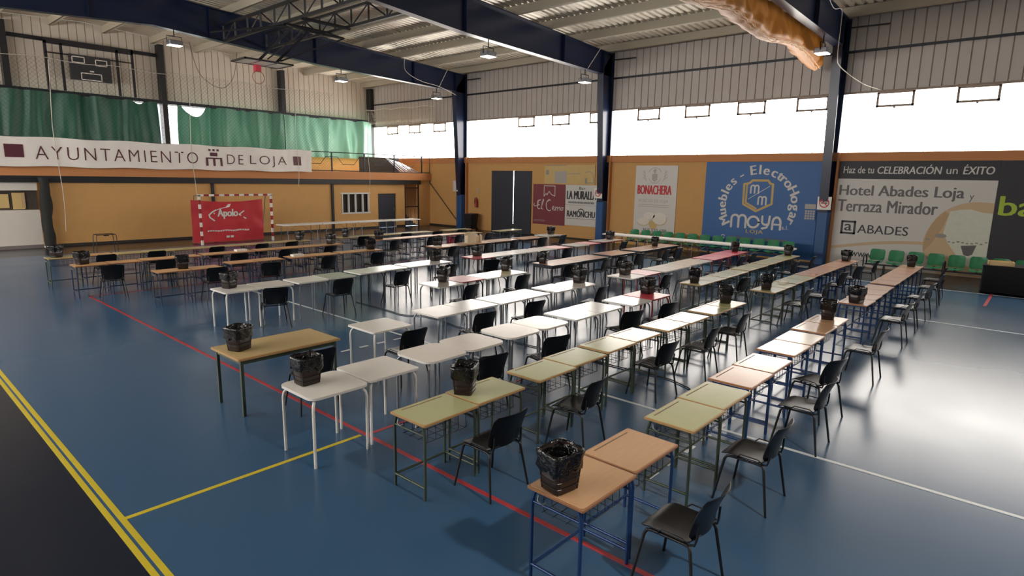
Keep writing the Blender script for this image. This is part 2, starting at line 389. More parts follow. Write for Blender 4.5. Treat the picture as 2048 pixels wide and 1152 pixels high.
# gallery
struct(MB().box(XL, YB-.15, 2.68, XW, YU, 3.08).build('gallery_slab', 'orange_trim'))
w = MB(); w.box(XL, YU, 3.08, XW, YU+.3, 4.05); struct(w.build('wall_back_upper', 'ochre'))
ribbed_wall('wall_back_upper_cladding', XL, XW, 6.25, lambda u: roof_z(u)+.3, lambda u, d, z: (u, YU+d, z))
for i, (a, b) in enumerate(((XL, 5.4), (5.7, 11.5), (11.8, 17.85), (18.1, 23.95))):
    g = struct(MB().box(a, YU+.12, 4.05, b, YU+.16, 6.25).build('window_%d' % (i+8), 'glazing_back'))
    q = MB(); x = a
    while x < b: q.box(x-.012, YU+.07, 4.05, x+.012, YU+.11, 6.25); x += 1.12
    q.box(a, YU+.07, 5.1, b, YU+.11, 5.13); q.build('glazing_bars', 'pale_bar', g)
w = MB()
for x in (-.6, 5.55, 11.65, 17.98, 24.05): w.box(x-.12, YU-.5, 3.08, x+.12, YU-.05, roof_z(x)-.05)
struct(w.build('column_gallery', 'black_steel'))
w = MB(); w.box(XL, YU-.64, 6.24, XW, YU-.5, 6.40).box(XL, YU-.2, 8.5, 11.65, YU-.1, 8.66); struct(w.build('trim_7', 'dark_metal'))
# far side and near wall, out of the frame
w = MB(); w.box(XL-.3, YN, 0, XL, YU, SILL).box(XL-.3, YN, SILL, XL, 5.0, WTOP); struct(w.build('wall_grandstand_side', 'white_wall'))
ribbed_wall('wall_grandstand_side_cladding', YN, YU, WTOP, lambda u: 8.6, lambda u, d, z: (XL-d, u, z))
struct(MB().box(XL-.16, 5.0, SILL, XL-.12, YU, WTOP).build('window_12', 'fill_and_gap_glow'))  # unseen glowing panel added to fill the hall with light
w = MB(); w.box(XL, YN-.3, 0, XW, YN, 9.6); struct(w.build('wall_near', 'white_wall'))
# columns and rafters (tapered portal frames)
for k, y in enumerate(FRAMES):
    c = MB(); fl = .15
    # inner flange (tapers), web, outer flange
    ib, it = 23.80, 23.32
    c.add([(ib, y-fl, 0), (ib, y+fl, 0), (it, y+fl, 7.5), (it, y-fl, 7.5), (ib+.03, y-fl, 0), (ib+.03, y+fl, 0), (it+.03, y+fl, 7.5), (it+.03, y-fl, 7.5)],
          [(0, 1, 2, 3), (4, 7, 6, 5), (0, 3, 7, 4), (1, 5, 6, 2)])
    c.add([(ib, y-.012, 0), (XW, y-.012, 0), (XW, y-.012, 8.5), (it, y-.012, 7.5), (ib, y+.012, 0), (XW, y+.012, 0), (XW, y+.012, 8.5), (it, y+.012, 7.5)],
          [(0, 1, 2, 3), (4, 7, 6, 5)])
    c.box(XW-.04, y-fl, 0, XW+.02, y+fl, 8.5)
    o = struct(c.build('column_%d' % (k+1), 'navy_steel'))
    MB().box(23.68, y-.2, 0, XW-.0, y+.2, 1.93, bev=.04).build('pad', 'pad_blue', o)
    w = MB(); w.box(XW-.18, y-.27, 0, XW, y-.2, 4.0); struct(w.build('trim_%d' % (k+8), 'orange_trim'))
    r = MB(); pr = []
    for sgn in (1, -1):
        X = lambda d: RIDGE+sgn*d
        span = XW-RIDGE
        top = [(X(0), roof_z(RIDGE)-.02), (X(span), roof_z(XW)-.02)]
        bot = [(X(0), 8.13), (X(6.5), 7.72), (X(14.9), 7.5)]
        for ds in (-.012, .012):
            pts = [top[0], top[1], (X(span), 7.5), bot[2], bot[1], bot[0]]
            r.add([(p[0], y+ds, p[1]) for p in pts], [tuple(range(6))])
        for seg in ((top[0], top[1], -.03), (bot[0], bot[1], .03), (bot[1], bot[2], .03)):
            (xa, za), (xb, zb), dz = seg
            r.add([(xa, y-fl, za), (xb, y-fl, zb), (xb, y+fl, zb), (xa, y+fl, za), (xa, y-fl, za+dz), (xb, y-fl, zb+dz), (xb, y+fl, zb+dz), (xa, y+fl, za+dz)],
                  [(0, 1, 2, 3), (4, 7, 6, 5), (0, 4, 5, 1), (2, 6, 7, 3), (1, 5, 6, 2), (0, 3, 7, 4)])
        for d in (2.0, 6.5, 12.0, 14.9):
            zt = roof_z(X(d))-.04; zb = 8.13-.06*d if d <= 6.5 else 7.72-.026*(d-6.5)
            r.box(min(X(d)-.01, X(d)+.01), y-fl+.01, zb, X(d)+.01, y+fl-.01, zt)
    struct(r.build('rafter_%d' % (k+1), 'navy_steel'))
# purlins and roof sheet
px = 23.7; xs = []
while px > -6.8: xs.append(px); px -= 2.05
for x in xs:
    p = MB(); z = roof_z(x)
    p.box(x-.04, YN, z, x+.04, YU+.1, z+.3).box(x, YN, z, x+.13, YU+.1, z+.02)
    struct(p.build('purlin', 'purlin_beige'))
def roof_sheet(name, x0, x1):
    mb = MB(); vs = []; fs = []; ys = []; y = YN
    while y < YU+.3:
        ys += [(y, 0), (y+.15, 0), (y+.18, .06), (y+.25, .06)]; y += .28
    nx = 2
    for y, d in ys:
        for x in (x0, x1): vs.append((x, y, roof_z(x)+.305+d))
    fs = [(2*i, 2*i+1, 2*i+3, 2*i+2) for i in range(len(ys)-1)]
    mb.add(vs, fs); return struct(mb.build(name, 'roof_sheet'))
roof_sheet('roof_window_slope', RIDGE, XW+.4); roof_sheet('roof_grandstand_slope', XL-.4, RIDGE)
# floor markings
def mark(name, m, *rects):
    q = MB()
    for x0, y0, x1, y1 in rects: q.box(x0, y0, 0, x1, y1, .003)
    return struct(q.build(name, m))
mark('floor_marking_yellow', 'yellow_line', (1.205, YN, 1.25, 25.7), (1.275, YN, 1.32, 25.7), (1.32, 5.50, 3.66, 5.55))
mark('floor_marking_red', 'red_line', (3.69, YN, 3.74, 16.6), (3.74, 5.46, 11.0, 5.51), (3.69, 16.55, 16.5, 16.6), (18.6, .96, 20.9, 1.02))
q = []
for k in range(6): q.append((5.0+.42*k, 2.62, 5.22+.42*k, 2.67))
for k in range(5): q.append((5.34+.36*k, 8.53, 5.51+.36*k, 8.58))
mark('floor_marking_white', 'white_line', (6.70, YN, 6.75, 16.0), (15.55, YN, 15.6, 2.3), (20.68, YN, 20.73, 12), *q)
# ------------------------------------------------------------------ desks
def curve_leg(x, y, h, dx, dy, r, top_in=.07):
    # upright that bends inwards under the top
    pts = [(x, y, 0), (x, y, h-.10), (x-dx*.012, y-dy*.012, h-.06), (x-dx*.04, y-dy*.04, h-.028), (x-dx*top_in, y-dy*top_in, h-.02)]
    return pts
def desk_proto(top_m, edge_m, metal, groove=True):
    root = thing('school_desk', '', 'desk')
    h = .74; L = .345; D = .247
    t = MB(); t.rbox(-L, -D, h-.022, L, D, h-.002, .008, 1); t.rbox(-L+.004, -D+.004, h-.004, L-.004, D-.004, h, .02, 0)
    top = t.build('tabletop', [top_m, edge_m], root)
    if groove: MB().box(-.25, D-.062, h, .25, D-.05, h+.0015).build('pen_groove', 'groove', top)
    for sx in (-1, 1):
        for sy in (-1, 1):
            MB().tube([(sx*.315, sy*.215, 0), (sx*.315, sy*.215, h-.13), (sx*.315, sy*.205, h-.09), (sx*.312, sy*.19, h-.03)], .0138, 8).build('leg', metal, root)
        MB().tube([(sx*.315, -.21, .12), (sx*.315, .21, .12)], .0135, 8).build('foot_rail', metal, root)
    MB().tube([(-.315, .2, .125), (.315, .2, .125)], .0125, 8).build('stretcher', metal, root)
    f = MB()
    for sx in (-1, 1): f.tube([(sx*.312, -.2, h-.035), (sx*.312, .2, h-.035)], .012, 8); f.tube([(sx*.315, -.21, h-.12), (sx*.315, .21, h-.12)], .010, 6)
    f.tube([(-.312, .15, h-.035), (.312, .15, h-.035)], .012, 8).tube([(-.312, -.12, h-.035), (.312, -.12, h-.035)], .012, 8)
    f.build('under_frame', metal, root)
    b = MB(); z0, z1 = h-.22, h-.05
    for k in range(6): x = -.24+.096*k; b.tube([(x, -.16, z1), (x, -.17, z0+.02), (x, -.15, z0), (x, .15, z0), (x, .17, z0+.02), (x, .17, z1)], .003, 4)
    for y in (-.165, -.05, .07, .165): b.tube([(-.26, y, z0+.004), (.26, y, z0+.004)], .003, 4)
    b.tube([(-.26, .172, z0+.09), (.26, .172, z0+.09)], .003, 4)
    b.build('wire_basket', 'dark_metal', root)
    MB().tube([(-.315, .16, h-.06), (-.335, .15, h-.09), (-.335, .11, h-.105), (-.315, .09, h-.09)], .006, 6).build('bag_hook', 'grey_metal', root)
    return root
def square_proto(top_m, edge_m, metal, corner=.05, L=.345, D=.335, r=.0155, name='square_table'):
    root = thing(name, '', 'table')
    h = .74
    def rnd(x, y, c, n=6):
        P = []
        for cx, cy, a in ((x-c, y-c, 0), (-x+c, y-c, 90), (-x+c, -y+c, 180), (x-c, -y+c, 270)):
            P += [(cx+c*math.cos(math.radians(a+90*k/n)), cy+c*math.sin(math.radians(a+90*k/n))) for k in range(n+1)]
        return P
    t = MB(); t.prism(rnd(L, D, corner), h-.026, h-.003, 2, 1); t.prism(rnd(L-.004, D-.004, corner), h-.003, h, 2, 0)
    t.build('tabletop', [top_m, edge_m], root)
    for sx in (-1, 1):
        for sy in (-1, 1):
            x, y = sx*(L-.035), sy*(D-.035)
            MB().tube([(x, y, 0), (x, y, h-.14), (x-sx*.008, y-sy*.008, h-.09), (x-sx*.035, y-sy*.035, h-.045), (x-sx*.075, y-sy*.075, h-.033)], r, 10).build('leg', metal, root)
    f = MB(); a, b = L-.09, D-.09
    for p, q in (((-a, -b), (a, -b)), ((a, -b), (a, b)), ((a, b), (-a, b)), ((-a, b), (-a, -b))): f.tube([(p[0], p[1], h-.037), (q[0], q[1], h-.037)], .011, 6)
    f.build('under_frame', metal, root)
    return root
def panel_table_proto(name, top_m, edge_m, leg_m, L, D, leg=.035, apron=.06):
    root = thing(name, '', 'table'); h = .74
    t = MB(); t.rbox(-L, -D, h-.03, L, D, h-.002, .012, 1); t.rbox(-L+.012, -D+.012, h-.004, L-.012, D-.012, h, .02, 0); t.build('tabletop', [top_m, edge_m], root)
    for sx in (-1, 1):
        for sy in (-1, 1):
            x, y = sx*(L-.06), sy*(D-.06); MB().box(x-leg/2, y-leg/2, 0, x+leg/2, y+leg/2, h-.03).build('leg', leg_m, root)
    a = MB(); x, y = L-.06, D-.06
    a.box(-x, -y-.01, h-.03-apron, x, -y+.01, h-.03).box(-x, y-.01, h-.03-apron, x, y+.01, h-.03).box(-x-.01, -y, h-.03-apron, -x+.01, y, h-.03).box(x-.01, -y, h-.03-apron, x+.01, y, h-.03)
    a.build('apron', leg_m, root)
    return root
PROTO = {}
def proto(kind):
    if kind not in PROTO:
        PROTO[kind] = {
            'green': lambda: desk_proto('desk_green', 'edge_wood', 'olive_metal'),
            'wood': lambda: desk_proto('desk_wood', 'edge_brown', 'blue_metal'),
            'pink': lambda: desk_proto('desk_pink', 'edge_brown', 'blue_metal'),
            'pale': lambda: desk_proto('desk_pale', 'edge_brown', 'blue_metal', False),
            'orange': lambda: desk_proto('desk_orange', 'edge_brown', 'slate_metal', False),
            'white': lambda: square_proto('top_white', 'white_metal', 'white_metal', .045),
            'round': lambda: square_proto('top_white', 'white_metal', 'white_metal', .10),
            'worn': lambda: square_proto('top_worn', 'white_metal', 'grey_metal', .13),
            'whitegrey': lambda: square_proto('top_white', 'white_metal', 'grey_metal', .03, r=.0135),
            'whitedark': lambda: square_proto('top_white', 'white_metal', 'dark_metal', .03, r=.015),
            'cream': lambda: square_proto('top_cream', 'white_metal', 'dark_metal', .04, r=.015),
            'grey': lambda: square_proto('top_grey', 'white_metal', 'grey_metal', .03),
            'red': lambda: square_proto('top_red', 'red_metal', 'red_metal', .04),
            'rose': lambda: square_proto('top_rose', 'red_metal', 'dark_metal', .04, r=.014),
            'whitered': lambda: square_proto('top_white', 'red_metal', 'dark_metal', .03, r=.014),
            'teacher': lambda: panel_table_proto('teacher_desk', 'teacher_top', 'edge_wood', 'olive_metal', .69, .39),
            'double': lambda: panel_table_proto('wooden_table', 'desk_pink', 'dark_metal', 'dark_metal', .655, .36, .04, .07),
            'doublew': lambda: panel_table_proto('wooden_table', 'desk_wood', 'edge_brown', 'dark_metal', .62, .32, .04, .06),
            'big': lambda: square_proto('top_white', 'white_metal', 'white_metal', .04, .46, .37, .03),
        }[kind]()
        return PROTO[kind], True
    return PROTO[kind], False
DESC = {'green': 'green-topped school desk', 'wood': 'wood-topped school desk', 'pink': 'pinkish wood school desk', 'pale': 'pale wood school desk', 'orange': 'orange wood school desk',
        'white': 'white square table', 'round': 'white round-cornered table', 'worn': 'worn whitish round-cornered table', 'whitegrey': 'white square table', 'whitedark': 'white square table', 'cream': 'cream square table',
        'grey': 'grey-topped square table', 'red': 'red square table', 'rose': 'pink-red square table', 'whitered': 'red-edged white table', 'teacher': 'long greenish teacher desk',
        'double': 'dark-edged wooden table', 'doublew': 'long wooden table', 'big': 'large white table'}
DIM = {'teacher': (.69, .39), 'double': (.655, .36), 'doublew': (.62, .32), 'big': (.46, .37)}
ORD = ['first', 'second', 'third', 'fourth', 'fifth', 'sixth', 'seventh', 'eighth', 'ninth', 'tenth', 'eleventh', 'twelfth', 'thirteenth', 'fourteenth', 'fifteenth', 'sixteenth', 'seventeenth', 'eighteenth', 'nineteenth', 'twentieth', 'twenty-first']
def rn(k): return 'front row' if k == 0 else ('back row' if k == 8 else '%s row back' % ORD[k])
ROWS = [
 [('wood', 3.06, 2.06), ('wood', 3.765, 2.08), ('green', 4.78, 2.10), ('green', 5.485, 2.12), ('pink', 6.28, 2.15), ('pink', 6.985, 2.165), ('pale', 7.90, 2.21), ('pale', 8.605, 2.22), ('wood', 9.42, 2.25), ('wood', 10.125, 2.26),
  ('pink', 12.23, 2.30), ('pink', 12.935, 2.32), ('pink', 13.64, 2.34), ('pink', 14.345, 2.36)]+[('pink', 15.27+.705*k, 2.39+.012*k) for k in range(6)],
 [('green', 3.22, 3.88), ('green', 3.925, 3.90), ('green', 4.86, 3.91), ('green', 5.565, 3.95), ('green', 6.34, 3.98), ('green', 7.045, 3.99), ('green', 7.91, 3.97), ('green', 8.615, 3.96), ('green', 9.48, 3.95), ('green', 10.185, 3.96),
  ('green', 12.32, 3.95), ('green', 13.025, 3.96), ('green', 13.78, 3.98), ('green', 14.485, 3.98)]+[('pink', 15.24+.705*k, 4.0) for k in range(6)],
 [('round', 2.86, 5.14), ('white', 3.575, 5.20), ('worn', 4.42, 5.24), ('worn', 5.125, 5.26), ('worn', 5.94, 5.29), ('worn', 6.645, 5.30), ('whitegrey', 7.50, 5.33), ('whitegrey', 8.205, 5.34), ('whitegrey', 9.12, 5.28), ('red', 9.86, 5.29)]
 +[('green', x, y) for x, y in ((12.02, 5.37), (12.725, 5.38), (13.46, 5.40), (14.165, 5.42), (14.98, 5.47), (15.685, 5.48), (16.48, 5.51), (17.185, 5.53), (17.93, 5.55), (18.635, 5.57))],
 [('teacher', 2.94, 6.93), ('white', 4.80, 6.85), ('whitegrey', 6.08, 6.96), ('whitegrey', 6.785, 6.97), ('whitegrey', 7.55, 6.96), ('whitegrey', 8.255, 6.97), ('whitegrey', 9.14, 6.98), ('worn', 9.845, 6.97), ('whitedark', 11.64, 6.80), ('red', 12.37, 6.83),
  ('whitegrey', 13.20, 6.81), ('whitegrey', 13.905, 6.82), ('whitegrey', 14.71, 6.88), ('whitegrey', 15.415, 6.90), ('red', 16.25, 6.93), ('red', 16.955, 6.96), ('red', 17.66, 7.0), ('red', 18.365, 7.03)],
 [('grey', 7.80, 8.88), ('rose', 8.53, 9.02), ('cream', 9.25, 8.98), ('cream', 9.955, 9.0), ('double', 11.90, 9.25), ('double', 13.23, 9.28), ('double', 14.86, 9.38), ('double', 16.5, 9.40), ('double', 17.83, 9.43)],
 [('white', 4.55, 11.09), ('white', 5.255, 11.12), ('whitegrey', 6.04, 11.15), ('grey', 6.76, 11.22), ('whitedark', 7.61, 11.33), ('whitedark', 8.315, 11.40), ('whitedark', 9.11, 11.43), ('whitedark', 9.815, 11.46), ('rose', 11.38, 11.42), ('whitedark', 12.085, 11.46),
  ('whitedark', 12.80, 11.47), ('whitedark', 13.53, 11.49), ('whitedark', 14.30, 11.48), ('rose', 15.02, 11.48), ('whitedark', 16.14, 11.53), ('rose', 16.87, 11.56), ('whitered', 17.88, 11.66), ('whitered', 18.585, 11.67)],
 [('orange', 4.50, 14.32), ('orange', 5.205, 14.32), ('orange', 6.22, 14.68), ('orange', 6.925, 14.70), ('orange', 7.82, 14.72), ('orange', 8.525, 14.72), ('orange', 9.33, 14.74), ('orange', 10.035, 14.74),
  ('doublew', 12.34, 14.08), ('doublew', 13.68, 14.12), ('doublew', 15.0, 14.16), ('doublew', 16.40, 14.14), ('big', 18.08, 14.30)],
 [('orange', 3.47, 16.47), ('orange', 4.175, 16.50), ('orange', 4.91, 16.58), ('orange', 5.615, 16.60), ('orange', 6.41, 16.68), ('orange', 7.115, 16.70), ('orange', 7.88, 16.72), ('orange', 8.585, 16.74), ('orange', 9.30, 16.74), ('orange', 10.005, 16.75),
  ('orange', 12.16, 17.0), ('orange', 12.865, 17.0), ('orange', 13.57, 17.02), ('orange', 14.275, 17.04), ('orange', 15.06, 17.0), ('orange', 15.765, 17.0), ('green', 16.50, 16.98), ('green', 18.15, 16.90), ('green', 18.855, 16.92)],
 [('green', 3.33, 18.3), ('orange', 4.08, 18.36), ('green', 4.83, 18.3), ('green', 5.535, 18.3), ('green', 6.24, 18.32), ('green', 6.945, 18.32), ('green', 7.65, 18.34), ('green', 8.355, 18.34), ('green', 9.06, 18.36), ('green', 9.765, 18.36),
  ('green', 11.66, 18.4), ('green', 12.365, 18.4), ('green', 13.07, 18.4), ('green', 13.775, 18.4), ('green', 14.48, 18.42), ('green', 15.185, 18.42), ('green', 16.6, 18.42), ('green', 17.305, 18.42)],
]
for r, row in enumerate(ROWS):
    for i, (kind, x, y) in enumerate(row):
        L, D = DIM.get(kind, (.345, .247 if kind in ('green', 'wood', 'pink', 'pale', 'orange') else .335))
        loc = (x+L, y+D, 0)
        lab = '%s, %s from the open-floor end of the %s' % (DESC[kind], ORD[i], rn(r))
        o, new = proto(kind)
        g = 'tables of the %s' % rn(r)
        rz = math.radians(random.uniform(-.6, .6))
        if new: o.location = loc; o.rotation_euler = (0, 0, rz); o['label'] = lab; o['group'] = g
        else: dup(o, loc, rz, lab, g)
# ------------------------------------------------------------------ chairs
def chair_proto():
    root = thing('chair', '', 'chair')
    def seat(u, v):
        u = 2*u-1; e = max(0, abs(2*v-1)-.7)/.3; x = .212*u*(1-.22*e*e)
        y = .215-.42*v
        z = .462-.016*(1-u*u)*math.sin(PI*min(1, v*1.1))-.035*max(0, (.22-v)/.22)**2+.03*max(0, (v-.85)/.15)**2
        return (x, y, z)
    MB().sheet(seat, 10, 12, .008).build('seat', 'chair_black', root)
    def back(u, v):
        u = 2*u-1; e = max(0, abs(2*v-1)-.72)/.28; x = (.215+.015*v)*u*(1-.20*e*e)
        y = -.215-.02*v-.085*v*v+.045*u*u
        return (x, y, .478+.33*v)
    MB().sheet(back, 10, 10, .008).build('backrest', 'chair_black', root)
    for sx in (-1, 1):
        MB().tube([(sx*.255, .235, 0), (sx*.205, .17, .40), (sx*.2, .15, .432), (sx*.2, .11, .44)], [.011, .013, .013, .013], 8).build('leg', 'chair_leg', root)
        MB().tube([(sx*.255, -.25, 0), (sx*.21, -.185, .40), (sx*.2, -.17, .432), (sx*.2, -.13, .44)], [.011, .013, .013, .013], 8).build('leg', 'chair_leg', root)
    f = MB()
    for sx in (-1, 1):
        f.tube([(sx*.2, .12, .44), (sx*.2, -.14, .44)], .012, 8)
        f.tube([(sx*.19, -.12, .437), (sx*.185, -.2, .45), (sx*.18, -.212, .50), (sx*.18, -.216, .60)], .009, 6)
        f.tube([(sx*.205, .06, .445), (sx*.228, .05, .47), (sx*.23, .02, .497), (sx*.23, -.13, .497), (sx*.225, -.165, .475), (sx*.205, -.17, .445)], .006, 6)
    f.tube([(-.2, .1, .435), (.2, .1, .435)], .01, 6).tube([(-.2, -.12, .435), (.2, -.12, .435)], .01, 6)
    f.build('seat_frame', 'chair_leg', root)
    return root
CH = [
 [(3.82, 1.73, 0), (5.38, 1.79, 0), (6.98, 1.82, 0), (8.0, 1.97, -16), (10.1, 1.90, 0), (12.8, 1.98, 0), (14.3, 2.02, 3), (15.8, 2.02, -4), (17.6, 2.06, 2), (19.14, 2.18, 0)],
 [(3.88, 3.69, -1), (5.2, 3.66, 8), (7.2, 3.88, -5), (8.42, 3.74, 4), (9.72, 3.79, 4), (12.97, 3.75, 2), (14.3, 3.72, 4), (16.2, 3.85, -9), (17.75, 3.83, -14), (19.4, 3.78, 0)],
 [(5.14, 5.07, -10), (6.41, 5.06, -13), (8.57, 5.15, -17), (9.62, 5.06, -11), (13.5, 5.25, -9), (15.6, 5.3, 2), (17.35, 5.32, 0), (18.95, 5.33, 4)],
 [(3.75, 6.72, -6), (5.2, 6.80, 0), (6.71, 6.76, -5), (8.0, 6.78, -7), (10.05, 6.79, 7), (12.51, 6.75, 0), (14.05, 6.75, 0), (15.7, 6.72, 13), (17.3, 6.9, 5), (18.4, 6.9, 0)],
 [(8.28, 8.72, 7), (10.0, 8.97, -1), (12.17, 9.18, -8), (13.75, 9.10, 7), (14.62, 9.14, -3), (15.56, 9.12, 0), (17.1, 9.06, 4), (17.85, 9.02, -5)],
 [(5.4, 11.0, -18), (6.82, 10.96, -4), (8.33, 10.98, 3), (9.9, 11.09, 2), (11.35, 11.0, -20), (13.8, 11.38, -3), (14.98, 11.29, -3), (18.25, 11.29, 1)],
 [(5.61, 14.2, -6), (6.9, 14.12, -15), (8.46, 14.23, 3), (9.97, 14.14, -4), (12.61, 14.0, 4), (14.13, 13.91, 8), (15.53, 14.0, 5), (17.05, 14.05, -3), (18.38, 14.07, 6)],
 [(4.05, 15.95, -8), (5.21, 16.19, -1), (7.05, 16.28, -4), (8.38, 16.37, 9), (9.77, 16.3, 5), (12.29, 16.45, 6), (13.98, 16.56, 5), (15.1, 16.35, 8), (16.8, 16.5, 9)],
 [(4.46, 18.1, -1), (5.63, 18.12, 1), (7.2, 18.12, 3), (8.5, 18.1, 10), (9.5, 18.12, 8), (12.24, 18.15, -4), (14.19, 18.2, -12), (15.69, 18.15, -10), (16.98, 18.2, -4)],
]
cp = None
for r, row in enumerate(CH):
    for i, (x, y, a) in enumerate(row):
        lim = [ty for k, tx, ty in ROWS[r] if tx-.3 < x < tx+2*DIM.get(k, (.345,))[0]+.3]
        if lim: y = min(y, min(lim)-.16)
        if r in (0, 1) and i == 0: lab = 'black plastic chair at the %s desks of the %s, nearest the open floor' % ('wood-topped' if r == 0 else 'green-topped', rn(r))
        else: lab = 'black plastic chair, %s from the open-floor end of the %s' % (ORD[i], rn(r))
        g = 'chairs of the %s' % rn(r)
        if cp is None:
            cp = chair_proto(); cp.location = (x, y, 0); cp.rotation_euler = (0, 0, math.radians(a)); cp['label'] = lab; cp['group'] = g
        else: dup(cp, (x, y, 0), math.radians(a), lab, g)
# ------------------------------------------------------------------ waste bins with bag liners
def bin_proto(seed):
    root = thing('waste_bin', '', 'bin')
    n = 32
    def ring(z, sx, sy, amp=0, ph=0, k=5):
        P = []
        for i in range(n):
            a = 2*PI*i/n; c, s = math.cos(a), math.sin(a); q = (abs(c)**8+abs(s)**8)**(-1/8)
            f = 1+amp*N(math.cos(a)*2.2+seed*7, math.sin(a)*2.2, ph)
            P.append((c*q*sx*f, s*q*sy*f, z+amp*.35*N(math.cos(a)*3+seed*3, math.sin(a)*3, ph+9)))
        return P
    def loft(mb, rings, close_first=False):
        vs = [p for r in rings for p in r]
        fs = [(j*n+i, j*n+(i+1) % n, (j+1)*n+(i+1) % n, (j+1)*n+i) for j in range(len(rings)-1) for i in range(n)]
        if close_first: fs.append(tuple(range(n-1, -1, -1)))
        mb.add(vs, fs, 0, True)
    b = MB(); H = .29
    loft(b, [ring(0, .098, .085), ring(.012, .104, .09), ring(H, .128, .112), ring(H, .122, .106), ring(.02, .098, .085)], True)
    b.add(ring(.02, .098, .085), [tuple(range(n))])
    for k in range(4):
        a = [(-1, -1), (1, -1), (1, 1), (-1, 1)][k]; b.tube([(a[0]*.093, a[1]*.08, .005), (a[0]*.117, a[1]*.101, H)], .008, 6)
    for z in (.05, .10): b.tube([(x, y, z) for x, y, _ in ring(0, .107+z*.09, .093+z*.09)], .004, 4, closed=True)
    b.build('bucket', 'bin_plastic', root)
    l = MB()
    loft(l, [ring(.12, .085, .073), ring(.19, .10, .088, .06, 1), ring(.27, .118, .103, .05, 2), ring(H+.012, .128, .112, .05, 3), ring(H+.016, .136, .12, .06, 4), ring(H-.01, .141, .125, .07, 5), ring(.235, .138, .122, .10, 6), ring(.185, .134, .118, .12, 7), ring(.16, .131, .115, .14, 8)], True)
    l.build('bag_liner', 'bin_liner', root)
    return root
BINS = [
 [(3.19, 2.36), (10.55, 2.52), (12.42, 2.52), (19.2, 2.70)],
 [(4.06, 4.24), (10.6, 4.25), (12.6, 4.22), (19.1, 4.26)],
 [(3.09, 5.62), (10.35, 5.70), (12.25, 5.62), (19.15, 5.86)],
 [(3.14, 7.33), (10.36, 7.33), (12.05, 7.24), (18.9, 7.4)],
 [(8.32, 9.35), (10.43, 9.5), (12.10, 9.72), (18.2, 9.84)],
 [(4.84, 11.56), (10.3, 11.9), (11.85, 11.90), (18.95, 12.1)],
 [(5.11, 14.62), (10.5, 15.05), (12.66, 14.5), (18.8, 14.75)],
 [(3.69, 16.78), (10.4, 17.05), (12.42, 17.28)],
 [(3.55, 18.55), (10.2, 18.62), (12.0, 18.65)],
]
bp_ = [bin_proto(k) for k in range(3)]; used = [False]*3; cnt = 0
for r, row in enumerate(BINS):
    for i, (x, y) in enumerate(row):
        k = cnt % 3; cnt += 1
        lab = 'black bag-lined waste bin, %s from the open-floor end of the %s' % (ORD[i], rn(r))
        rz = math.radians(random.uniform(-25, 25)+8); loc = (x, y, .7405)
        if not used[k]: used[k] = True; o = bp_[k]; o.location = loc; o.rotation_euler = (0, 0, rz); o['label'] = lab; o['group'] = 'waste bins on the tables'
        else: dup(bp_[k], loc, rz, lab, 'waste bins on the tables')
# ------------------------------------------------------------------ small things on the tables
def carton(x, y, z, w, d, h, label, m='card_white', rz=0, name='paper_box'):
    o = MB().rbox(-w/2, -d/2, 0, w/2, d/2, h, .006).build(name, m); o.location = (x, y, z); o.rotation_euler = (0, 0, rz); return tag(o, label, 'box')
carton(7.5, 17.0, .7405, .3, .18, .05, 'flat white box on the eighth row of orange wood desks')
carton(8.12, 15.0, .7405, .3, .18, .05, 'flat white box on an orange wood desk of the seventh row')
carton(12.45, 14.28, .7405, .26, .16, .03, 'thin white packet beside the bin on a long wooden table')
carton(13.6, 4.2, .7405, .22, .14, .05, 'small white box on a green-topped desk of the second row')
carton(15.5, 4.12, .7405, .24, .13, .04, 'small pinkish wooden box on the pinkish desks of the second row', 'desk_pink')
b = thing('paper_bag', 'beige paper carrier with curved rim on a long wooden table', 'bag', (14.12, 14.5, .7405))
def bag(u, v):
    a = 2*PI*u; c, s = math.cos(a), math.sin(a); q = (abs(c)**6+abs(s)**6)**(-1/6); return (c*q*.22, s*q*.1, (.30+.05*math.cos(2*a)*-1)*v)
MB().sheet(bag, 32, 4, .004).build('bag_side', 'paper_box', b); MB().box(-.2, -.09, 0, .2, .09, .01).build('bag_bottom', 'paper_box', b)
for x, gl in ((14.42, 'near'), (14.58, 'far')):
    t = thing('spray_bottle', 'pale carton bottle with cap beside the beige paper carrier, %s' % ('next to it' if gl == 'near' else 'further from it'), 'bottle', (x, 14.5, .7405))
    MB().rbox(-.06, -.05, 0, .06, .05, .22, .02).build('body', 'paper_box', t); MB().tube([(0, 0, .22), (0, 0, .27)], [.03, .022], 10).build('cap', 'card_white', t)
c = MB().tube([(7.80, 11.84, .012), (7.79, 11.32, .012), (7.77, 10.5, .012), (7.73, 10.08, .012), (7.80, 9.85, .012), (7.99, 9.65, .012), (8.02, 9.19, .012), (7.88, 8.51, .012), (7.80, 7.8, .012), (7.86, 6.3, .012), (7.94, 3.91, .012), (7.78, 3.54, .012), (7.5, 3.3, .012)], .009, 6).build('floor_cable', 'black_steel')
tag(c, 'black cable lying across the blue floor between the table rows', 'cable')
tp = MB().box(18.7, .95, .003, 20.3, 1.02, .005).build('floor_tape', 'red_line'); tag(tp, 'short red tape strip on blue floor beside the black draped table', 'tape')
